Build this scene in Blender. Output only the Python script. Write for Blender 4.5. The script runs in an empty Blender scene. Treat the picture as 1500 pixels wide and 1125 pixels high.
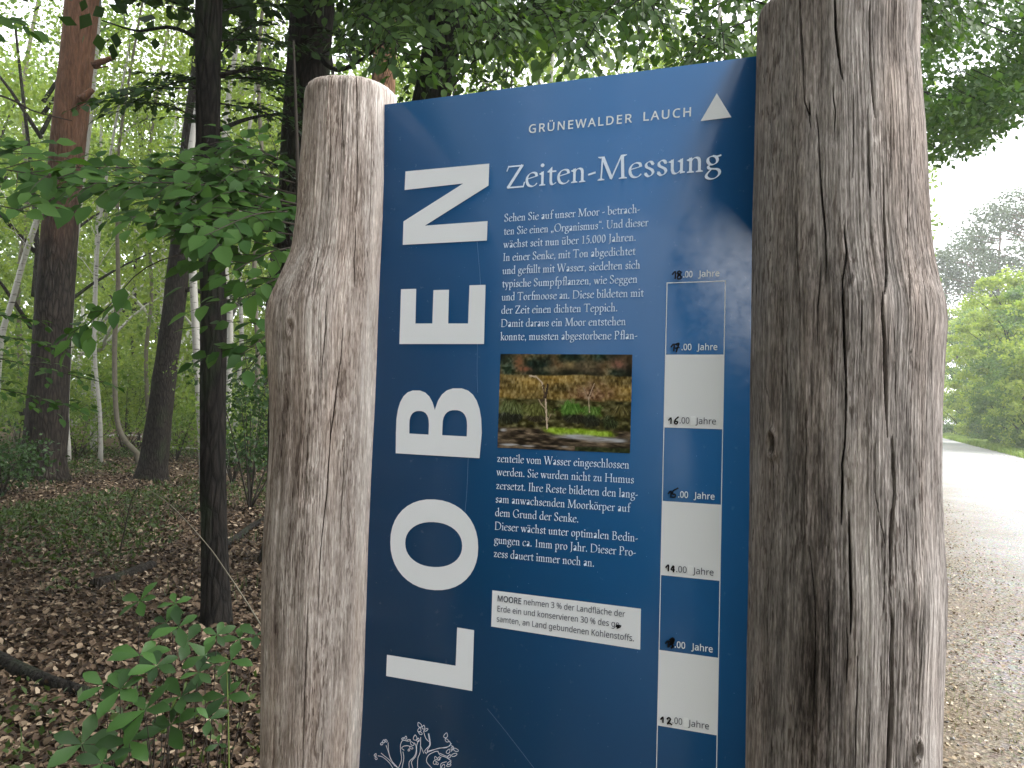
# An information board between two weathered oak posts at the edge of a wood, beside a gravel road (overcast day).
import bpy, math, random
import numpy as np
from mathutils import Vector, Matrix
from mathutils.geometry import delaunay_2d_cdt

SC = bpy.context.scene
COL = SC.collection
rng = np.random.default_rng(7)

# ------------------------------------------------------------------ camera
EYE, FPX = 1.6, 1127.0                       # eye height (m), focal length in photo pixels (photo 1500 x 1125)
dn = np.array([-0.0315, 1.0, -0.0315]); dn /= np.linalg.norm(dn)   # "down" seen from the camera (x right, y down, z ahead)
UPc = -dn
YW = np.array([0, 0, 1.0]) - UPc * UPc[2]; YW /= np.linalg.norm(YW)
XW = np.cross(YW, UPc)
W2C = np.stack([XW, YW, UPc])                # rows: world axes in camera space
CAMP = np.array([0, 0, EYE])
cam = bpy.data.objects.new('camera', bpy.data.cameras.new('camera'))
COL.objects.link(cam)
cam.data.sensor_width = 36.0
cam.data.lens = 36.0 * FPX / 1500.0
cam.data.clip_start, cam.data.clip_end = 0.05, 600.0
cx_, cy_, cz_ = W2C @ np.array([1.0, 0, 0]), W2C @ np.array([0, -1.0, 0]), W2C @ np.array([0, 0, -1.0])
cam.matrix_world = Matrix(((cx_[0], cy_[0], cz_[0], 0), (cx_[1], cy_[1], cz_[1], 0), (cx_[2], cy_[2], cz_[2], EYE), (0, 0, 0, 1)))
SC.camera = cam

# ------------------------------------------------------------------ sky, sun, exposure
SUN_EL, SUN_AZ = math.radians(52), math.radians(96)     # azimuth clockwise from ahead (+Y)
wd = bpy.data.worlds.new('World'); SC.world = wd; wd.use_nodes = True
nt = wd.node_tree
bg = nt.nodes['Background']
sky = nt.nodes.new('ShaderNodeTexSky'); sky.sky_type = 'NISHITA'; sky.sun_disc = False
sky.sun_elevation = SUN_EL; sky.sun_rotation = SUN_AZ
sky.air_density = 1.0; sky.dust_density = 1.0
hs = nt.nodes.new('ShaderNodeHueSaturation'); hs.inputs['Saturation'].default_value = 0.22
nt.links.new(sky.outputs[0], hs.inputs['Color'])
cl = nt.nodes.new('ShaderNodeMix'); cl.data_type = 'RGBA'; cl.inputs[0].default_value = 0.7
cl.inputs[7].default_value = (5.2, 5.35, 5.5, 1.0)         # an even white cloud layer over the clear sky
nt.links.new(hs.outputs[0], cl.inputs[6])
nt.links.new(cl.outputs[2], bg.inputs['Color'])
bg.inputs['Strength'].default_value = 0.15
sd = np.array([math.sin(SUN_AZ) * math.cos(SUN_EL), math.cos(SUN_AZ) * math.cos(SUN_EL), math.sin(SUN_EL)])
sl = bpy.data.lights.new('sun', 'SUN'); sl.energy = 1.0; sl.angle = math.radians(30); sl.color = (1.0, 0.97, 0.92)
so = bpy.data.objects.new('sun', sl); COL.objects.link(so)
so.rotation_euler = Vector(tuple(-sd)).to_track_quat('-Z', 'Y').to_euler()
SC.view_settings.view_transform = 'Standard'; SC.view_settings.look = 'None'
SC.view_settings.gamma = 1.0; SC.view_settings.exposure = 2.17
SC.render.engine = 'CYCLES'
SC.cycles.max_bounces = 8; SC.cycles.diffuse_bounces = 4; SC.cycles.transmission_bounces = 4
SC.cycles.use_denoising = True

# ------------------------------------------------------------------ where things stand
def ray(px, py):
    d = np.array([(px - 750.0) / FPX, (py - 562.5) / FPX, 1.0])
    return W2C @ d
def at(px, py, Y):                            # the point at Y metres ahead seen at photo pixel (px, py)
    d = ray(px, py)
    return CAMP + d * (Y / d[1])
def gnd(px, py):                              # the ground point seen at (px, py)
    d = ray(px, py)
    return CAMP + d * (EYE / -d[2])
# the board's plane (fitted to the lettering): origin, right, down, away
BR = np.array([[0.93467845, -0.03152704, 0.35409354], [0.01208245, 0.99830156, 0.05699139], [-0.3552889, -0.0489903, 0.93347188]])
BS = 0.00125                                  # metres per board unit
BO = CAMP + W2C @ np.array([0, 0, 1000.0]) * BS
BU, BV, BN = W2C @ BR[:, 0], W2C @ BR[:, 1], W2C @ BR[:, 2]
def board_uv(px, py):
    d = ray(px, py)
    t = np.dot(BO - CAMP, BN) / np.dot(d, BN)
    q = CAMP + d * t - BO
    return np.array([q @ BU, q @ BV]) / BS
def bpt(u, v, w=0.0):
    return BO + (BU * u + BV * v) * BS + BN * w

# ------------------------------------------------------------------ mesh helpers
def lin(r, g=None, b=None):
    if g is None: r, g, b = r
    f = lambda c: c / 12.92 if c <= 0.04045 else ((c + 0.055) / 1.055) ** 2.4
    return (f(r / 255), f(g / 255), f(b / 255), 1.0)
def mk(name, V, F, mat=None, parent=None, smooth=False, mats=None, midx=None):
    """one mesh object from an (N,3) array and a list of (M,k) face arrays"""
    V = np.asarray(V, dtype=np.float32)
    if isinstance(F, np.ndarray): F = [F]
    F = [np.asarray(f, dtype=np.int32) for f in F if len(f)]
    me = bpy.data.meshes.new(name)
    me.vertices.add(len(V)); me.vertices.foreach_set('co', V.ravel())
    tot = np.concatenate([np.full(len(f), f.shape[1], dtype=np.int32) for f in F])
    loops = np.concatenate([f.ravel() for f in F])
    me.loops.add(len(loops)); me.loops.foreach_set('vertex_index', loops)
    st = np.concatenate([[0], np.cumsum(tot)[:-1]]).astype(np.int32)
    me.polygons.add(len(tot)); me.polygons.foreach_set('loop_start', st); me.polygons.foreach_set('loop_total', tot)
    for m in (mats or ([mat] if mat else [])): me.materials.append(m)
    if midx is not None: me.polygons.foreach_set('material_index', np.asarray(midx, dtype=np.int32))
    me.update(calc_edges=True)
    if smooth: me.polygons.foreach_set('use_smooth', np.ones(len(tot), dtype=bool))
    o = bpy.data.objects.new(name, me); COL.objects.link(o)
    if parent is not None:
        o.parent = parent; o.matrix_parent_inverse = parent.matrix_basis.inverted()
    return o
def tag(o, label=None, cat=None, group=None, kind=None):
    if label: o['label'] = label
    if cat: o['category'] = cat
    if group: o['group'] = group
    if kind: o['kind'] = kind
    return o
def thing(name, label, cat, loc, group=None):
    o = bpy.data.objects.new(name, None); COL.objects.link(o)
    o.location = tuple(float(c) for c in loc); o.empty_display_size = 0.2
    return tag(o, label, cat, group)
class Acc:                                    # collects geometry of one mesh
    def __init__(s): s.V, s.F, s.n = [], {}, 0
    def add(s, V, F):
        V = np.asarray(V, dtype=float)
        for f in (F if isinstance(F, list) else [F]):
            f = np.asarray(f)
            if len(f): s.F.setdefault(f.shape[1], []).append(f + s.n)
        s.V.append(V); s.n += len(V)
    def build(s, name, mat, parent=None, smooth=False):
        return mk(name, np.concatenate(s.V), [np.concatenate(f) for f in s.F.values()], mat, parent, smooth)
def hsh(i, j, k):
    n = (i * 374761393 + j * 668265263 + k * 2147483647 + 1013904223) & 0xffffffff
    n = ((n ^ (n >> 13)) * 1274126177) & 0xffffffff
    return ((n ^ (n >> 16)) & 0xffff) / 65535.0
def vnoise(P):
    P = np.asarray(P, dtype=float); I = np.floor(P).astype(np.int64); f = P - I; f = f * f * (3 - 2 * f)
    r = 0
    for a in (0, 1):
        for b in (0, 1):
            for c in (0, 1):
                w = (f[..., 0] if a else 1 - f[..., 0]) * (f[..., 1] if b else 1 - f[..., 1]) * (f[..., 2] if c else 1 - f[..., 2])
                r = r + w * hsh(I[..., 0] + a, I[..., 1] + b, I[..., 2] + c)
    return r
def fbm(P, o=4):
    r, a, t = 0, 1.0, 0
    P = np.asarray(P, dtype=float)
    for i in range(o):
        r = r + a * vnoise(P * (2 ** i) + 17.3 * i); t += a; a *= 0.5
    return r / t
def nrm(a): return a / (np.linalg.norm(a, axis=-1, keepdims=True) + 1e-12)
def resample(pts, n):
    """catmull-rom through pts, n points"""
    p = np.asarray(pts, dtype=float)
    if len(p) == 2: return p[0] + (p[1] - p[0]) * np.linspace(0, 1, n)[:, None]
    q = np.concatenate([[2 * p[0] - p[1]], p, [2 * p[-1] - p[-2]]])
    t = np.linspace(0, len(p) - 1 - 1e-6, n); i = t.astype(int); f = (t - i)[:, None]
    a, b, c, d = q[i], q[i + 1], q[i + 2], q[i + 3]
    return 0.5 * (2 * b + (c - a) * f + (2 * a - 5 * b + 4 * c - d) * f ** 2 + (3 * b - a - 3 * c + d) * f ** 3)
def tube(path, rad, segs=8, rough=0.0, freq=8.0, zf=2.0, cap=True):
    path = np.asarray(path, dtype=float); n = len(path)
    rad = np.broadcast_to(np.asarray(rad, dtype=float), (n,)) if np.ndim(rad) == 0 or len(rad) == n else np.interp(np.linspace(0, 1, n), np.linspace(0, 1, len(rad)), rad)
    T = nrm(np.gradient(path, axis=0))
    ref = np.array([1.0, 0.2, 0.1]) if abs(T[0][2]) > 0.7 else np.array([0, 0, 1.0])
    A = nrm(np.cross(T, ref)); B = np.cross(T, A)
    th = np.linspace(0, 2 * np.pi, segs, endpoint=False)
    R = rad[:, None] * np.ones((1, segs))
    if rough:
        c, s = np.cos(th), np.sin(th)
        L = np.concatenate([[0], np.cumsum(np.linalg.norm(np.diff(path, axis=0), axis=1))])
        P = np.stack([np.broadcast_to(c * freq, (n, segs)), np.broadcast_to(s * freq, (n, segs)), np.broadcast_to(L[:, None] * zf, (n, segs))], -1) + path[0].sum()
        R = R * (1 + rough * (fbm(P, 4) - 0.5) * 2)
    V = path[:, None, :] + R[..., None] * (np.cos(th)[None, :, None] * A[:, None, :] + np.sin(th)[None, :, None] * B[:, None, :])
    i = np.arange(n - 1)[:, None]; j = np.arange(segs)[None, :]; k = (j + 1) % segs
    F = np.stack([i * segs + j, i * segs + k, (i + 1) * segs + k, (i + 1) * segs + j], -1).reshape(-1, 4)
    V = V.reshape(-1, 3)
    Fs = [F]
    if cap:
        V = np.concatenate([V, path[:1], path[-1:]]); c0, c1 = n * segs, n * segs + 1
        j = np.arange(segs)
        Fs.append(np.concatenate([np.stack([np.full(segs, c0), (j + 1) % segs, j], -1), np.stack([np.full(segs, c1), (n - 1) * segs + j, (n - 1) * segs + (j + 1) % segs], -1)]))
    return V, Fs

# ------------------------------------------------------------------ materials
def nodes(name):
    m = bpy.data.materials.new(name); m.use_nodes = True
    t = m.node_tree; return m, t, t.nodes['Principled BSDF']
def nn(t, typ, **kw):
    n = t.nodes.new(typ)
    for k, v in kw.items():
        if k in n.inputs: n.inputs[k].default_value = v
        else: setattr(n, k, v)
    return n
def noise(t, vec, scale=1.0, detail=4.0, rough=0.55):
    n = nn(t, 'ShaderNodeTexNoise', Scale=scale, Detail=detail, Roughness=rough)
    t.links.new(vec, n.inputs['Vector']); return n.outputs['Fac']
def mapped(t, s, space='Object', off=(0, 0, 0)):
    tc = nn(t, 'ShaderNodeTexCoord'); mp = nn(t, 'ShaderNodeMapping')
    mp.inputs['Scale'].default_value = s; mp.inputs['Location'].default_value = off
    t.links.new(tc.outputs[space], mp.inputs['Vector']); return mp.outputs[0]
def ramp(t, fac, stops, interp='LINEAR'):
    r = nn(t, 'ShaderNodeValToRGB'); e = r.color_ramp.elements; r.color_ramp.interpolation = interp
    while len(e) < len(stops): e.new(0.5)
    for x, (p, c) in zip(e, stops): x.position = p; x.color = tuple(c) if len(c) == 4 else (*c, 1.0)
    t.links.new(fac, r.inputs['Fac']); return r.outputs['Color']
def math_(t, op, a, b, clamp=False):
    n = nn(t, 'ShaderNodeMath', operation=op, use_clamp=clamp)
    for i, x in enumerate((a, b)):
        if isinstance(x, (int, float)): n.inputs[i].default_value = x
        else: t.links.new(x, n.inputs[i])
    return n.outputs[0]
def mix(t, fac, a, b, blend='MIX'):
    n = nn(t, 'ShaderNodeMix', data_type='RGBA', blend_type=blend)
    for s, x in ((n.inputs[0], fac), (n.inputs[6], a), (n.inputs[7], b)):
        if isinstance(x, (int, float)): s.default_value = x
        elif isinstance(x, tuple): s.default_value = x if len(x) == 4 else (*x, 1.0)
        else: t.links.new(x, s)
    return n.outputs[2]
def bump(t, p, h, strength=0.5, dist=0.01):
    b = nn(t, 'ShaderNodeBump', Strength=strength, Distance=dist)
    t.links.new(h, b.inputs['Height']); t.links.new(b.outputs[0], p.inputs['Normal'])
def wood_mat(name, stops, off):
    m, t, p = nodes(name)
    fib = noise(t, mapped(t, (300, 300, 26), off=off), 1, 5, 0.6)
    fleck = noise(t, mapped(t, (430, 430, 66), off=off), 1, 3, 0.6)
    mid = noise(t, mapped(t, (85, 85, 7), off=off), 1, 4, 0.6)
    blo = noise(t, mapped(t, (9, 9, 4), off=off), 1, 4, 0.6)
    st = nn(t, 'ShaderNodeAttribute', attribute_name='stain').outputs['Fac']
    v = math_(t, 'ADD', math_(t, 'MULTIPLY', fib, 0.62), math_(t, 'MULTIPLY', mid, 0.62))
    v = math_(t, 'ADD', v, math_(t, 'MULTIPLY', blo, 0.36))
    v = math_(t, 'ADD', v, math_(t, 'MULTIPLY', fleck, 0.46))
    v = math_(t, 'SUBTRACT', v, 0.53)
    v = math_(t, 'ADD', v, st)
    c = ramp(t, v, stops)
    dk = noise(t, mapped(t, (360, 360, 48), off=(7, 1, off[0])), 1, 2, 0.5); lt = noise(t, mapped(t, (400, 400, 40), off=(1, 9, off[1])), 1, 2, 0.5)
    pd = noise(t, mapped(t, (26, 26, 5), off=off), 1, 3, 0.6)
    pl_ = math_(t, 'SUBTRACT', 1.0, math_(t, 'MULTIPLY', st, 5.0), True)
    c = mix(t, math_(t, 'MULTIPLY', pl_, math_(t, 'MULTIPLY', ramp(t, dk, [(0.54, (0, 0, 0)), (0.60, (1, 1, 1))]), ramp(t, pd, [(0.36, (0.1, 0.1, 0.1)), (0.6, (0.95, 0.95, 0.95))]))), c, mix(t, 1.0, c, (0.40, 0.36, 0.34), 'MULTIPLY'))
    c = mix(t, math_(t, 'MULTIPLY', ramp(t, lt, [(0.57, (0, 0, 0)), (0.63, (1, 1, 1))]), 0.55), c, mix(t, 1.0, c, (1.5, 1.5, 1.5), 'MULTIPLY'))
    warm = noise(t, mapped(t, (16, 16, 2.2), off=(3, 5, off[0])), 1, 3)
    c = mix(t, ramp(t, warm, [(0.45, (0, 0, 0)), (0.72, (1, 1, 1))]), c, mix(t, 0.55, c, (1.10, 0.93, 0.82), 'MULTIPLY'))
    t.links.new(c, p.inputs['Base Color'])
    p.inputs['Roughness'].default_value = 0.85; p.inputs['Specular IOR Level'].default_value = 0.2
    h = math_(t, 'ADD', math_(t, 'MULTIPLY', fib, 0.6), math_(t, 'MULTIPLY', fleck, 0.4))
    bump(t, p, h, 0.9, 0.003)
    return m
def leaf_mat(name, c0, c1, trans=0.45, gloss=0.35, spec=0.3):
    m, t, p = nodes(name)
    g = nn(t, 'ShaderNodeNewGeometry').outputs['Random Per Island']
    col = ramp(t, g, [(0.0, c0), (0.55, tuple((a + b) / 2 for a, b in zip(c0, c1))), (1.0, c1)])
    t.links.new(col, p.inputs['Base Color'])
    p.inputs['Roughness'].default_value = gloss + 0.15; p.inputs['Specular IOR Level'].default_value = spec
    tr = nn(t, 'ShaderNodeBsdfTranslucent')
    t.links.new(mix(t, 1.0, col, (1.25, 1.35, 0.55), 'MULTIPLY'), tr.inputs['Color'])
    mx = nn(t, 'ShaderNodeMixShader'); mx.inputs[0].default_value = trans
    t.links.new(p.outputs[0], mx.inputs[1]); t.links.new(tr.outputs[0], mx.inputs[2])
    t.links.new(mx.outputs[0], t.nodes['Material Output'].inputs['Surface'])
    return m
def bark_mat(name, lo, hi, s=(26, 26, 5), top=None, z0=0, z1=1, moss=None):
    m, t, p = nodes(name)
    a = noise(t, mapped(t, s), 1, 6, 0.65)
    v = nn(t, 'ShaderNodeTexVoronoi', feature='DISTANCE_TO_EDGE', Scale=1.0)
    t.links.new(mapped(t, tuple(x * 0.9 for x in s)), v.inputs['Vector'])
    e = ramp(t, v.outputs['Distance'], [(0.0, (0, 0, 0)), (0.25, (1, 1, 1))])
    f = math_(t, 'MULTIPLY', a, math_(t, 'ADD', math_(t, 'MULTIPLY', e, 0.6), 0.5))
    c = ramp(t, f, [(0.2, lo), (0.75, hi)])
    if top:
        sx = nn(t, 'ShaderNodeSeparateXYZ'); tc = nn(t, 'ShaderNodeTexCoord'); t.links.new(tc.outputs['Object'], sx.inputs[0])
        z = math_(t, 'ADD', sx.outputs['Z'], math_(t, 'MULTIPLY', noise(t, mapped(t, (3, 3, 1.2)), 1, 3), (z1 - z0) * 0.9))
        k = math_(t, 'DIVIDE', math_(t, 'SUBTRACT', z, z0 + (z1 - z0) * 0.45), z1 - z0, True)
        c = mix(t, k, c, ramp(t, a, [(0.3, top[0]), (0.7, top[1])]))
    if moss:
        g = ramp(t, noise(t, mapped(t, (2.5, 2.5, 1.5)), 1, 4), [(0.52, (0, 0, 0)), (0.7, (1, 1, 1))])
        c = mix(t, math_(t, 'MULTIPLY', g, 0.6), c, moss)
    t.links.new(c, p.inputs['Base Color']); p.inputs['Roughness'].default_value = 0.9; p.inputs['Specular IOR Level'].default_value = 0.15
    bump(t, p, f, 1.0, 0.03)
    return m
def birch_mat(name, pale):
    m, t, p = nodes(name)
    a = noise(t, mapped(t, (4, 4, 26)), 1, 3)
    b = noise(t, mapped(t, (5, 5, 2.5)), 1, 4)
    c = mix(t, ramp(t, a, [(0.60, (0, 0, 0)), (0.66, (1, 1, 1))]), mix(t, b, pale, tuple(x * 0.6 for x in pale)), (0.06, 0.05, 0.04))
    t.links.new(c, p.inputs['Base Color']); p.inputs['Roughness'].default_value = 0.75
    return m
def plain(name, c, rough=0.3, spec=0.5, var=0.0, vs=40):
    m, t, p = nodes(name)
    c = c if len(c) == 4 else (*c, 1.0)
    if var:
        n = noise(t, mapped(t, (vs, vs, vs)), 1, 4)
        t.links.new(mix(t, n, tuple(x * (1 - var) for x in c[:3]), tuple(x * (1 + var) for x in c[:3])), p.inputs['Base Color'])
    else: p.inputs['Base Color'].default_value = c
    p.inputs['Roughness'].default_value = rough; p.inputs['Specular IOR Level'].default_value = spec
    return m
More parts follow.
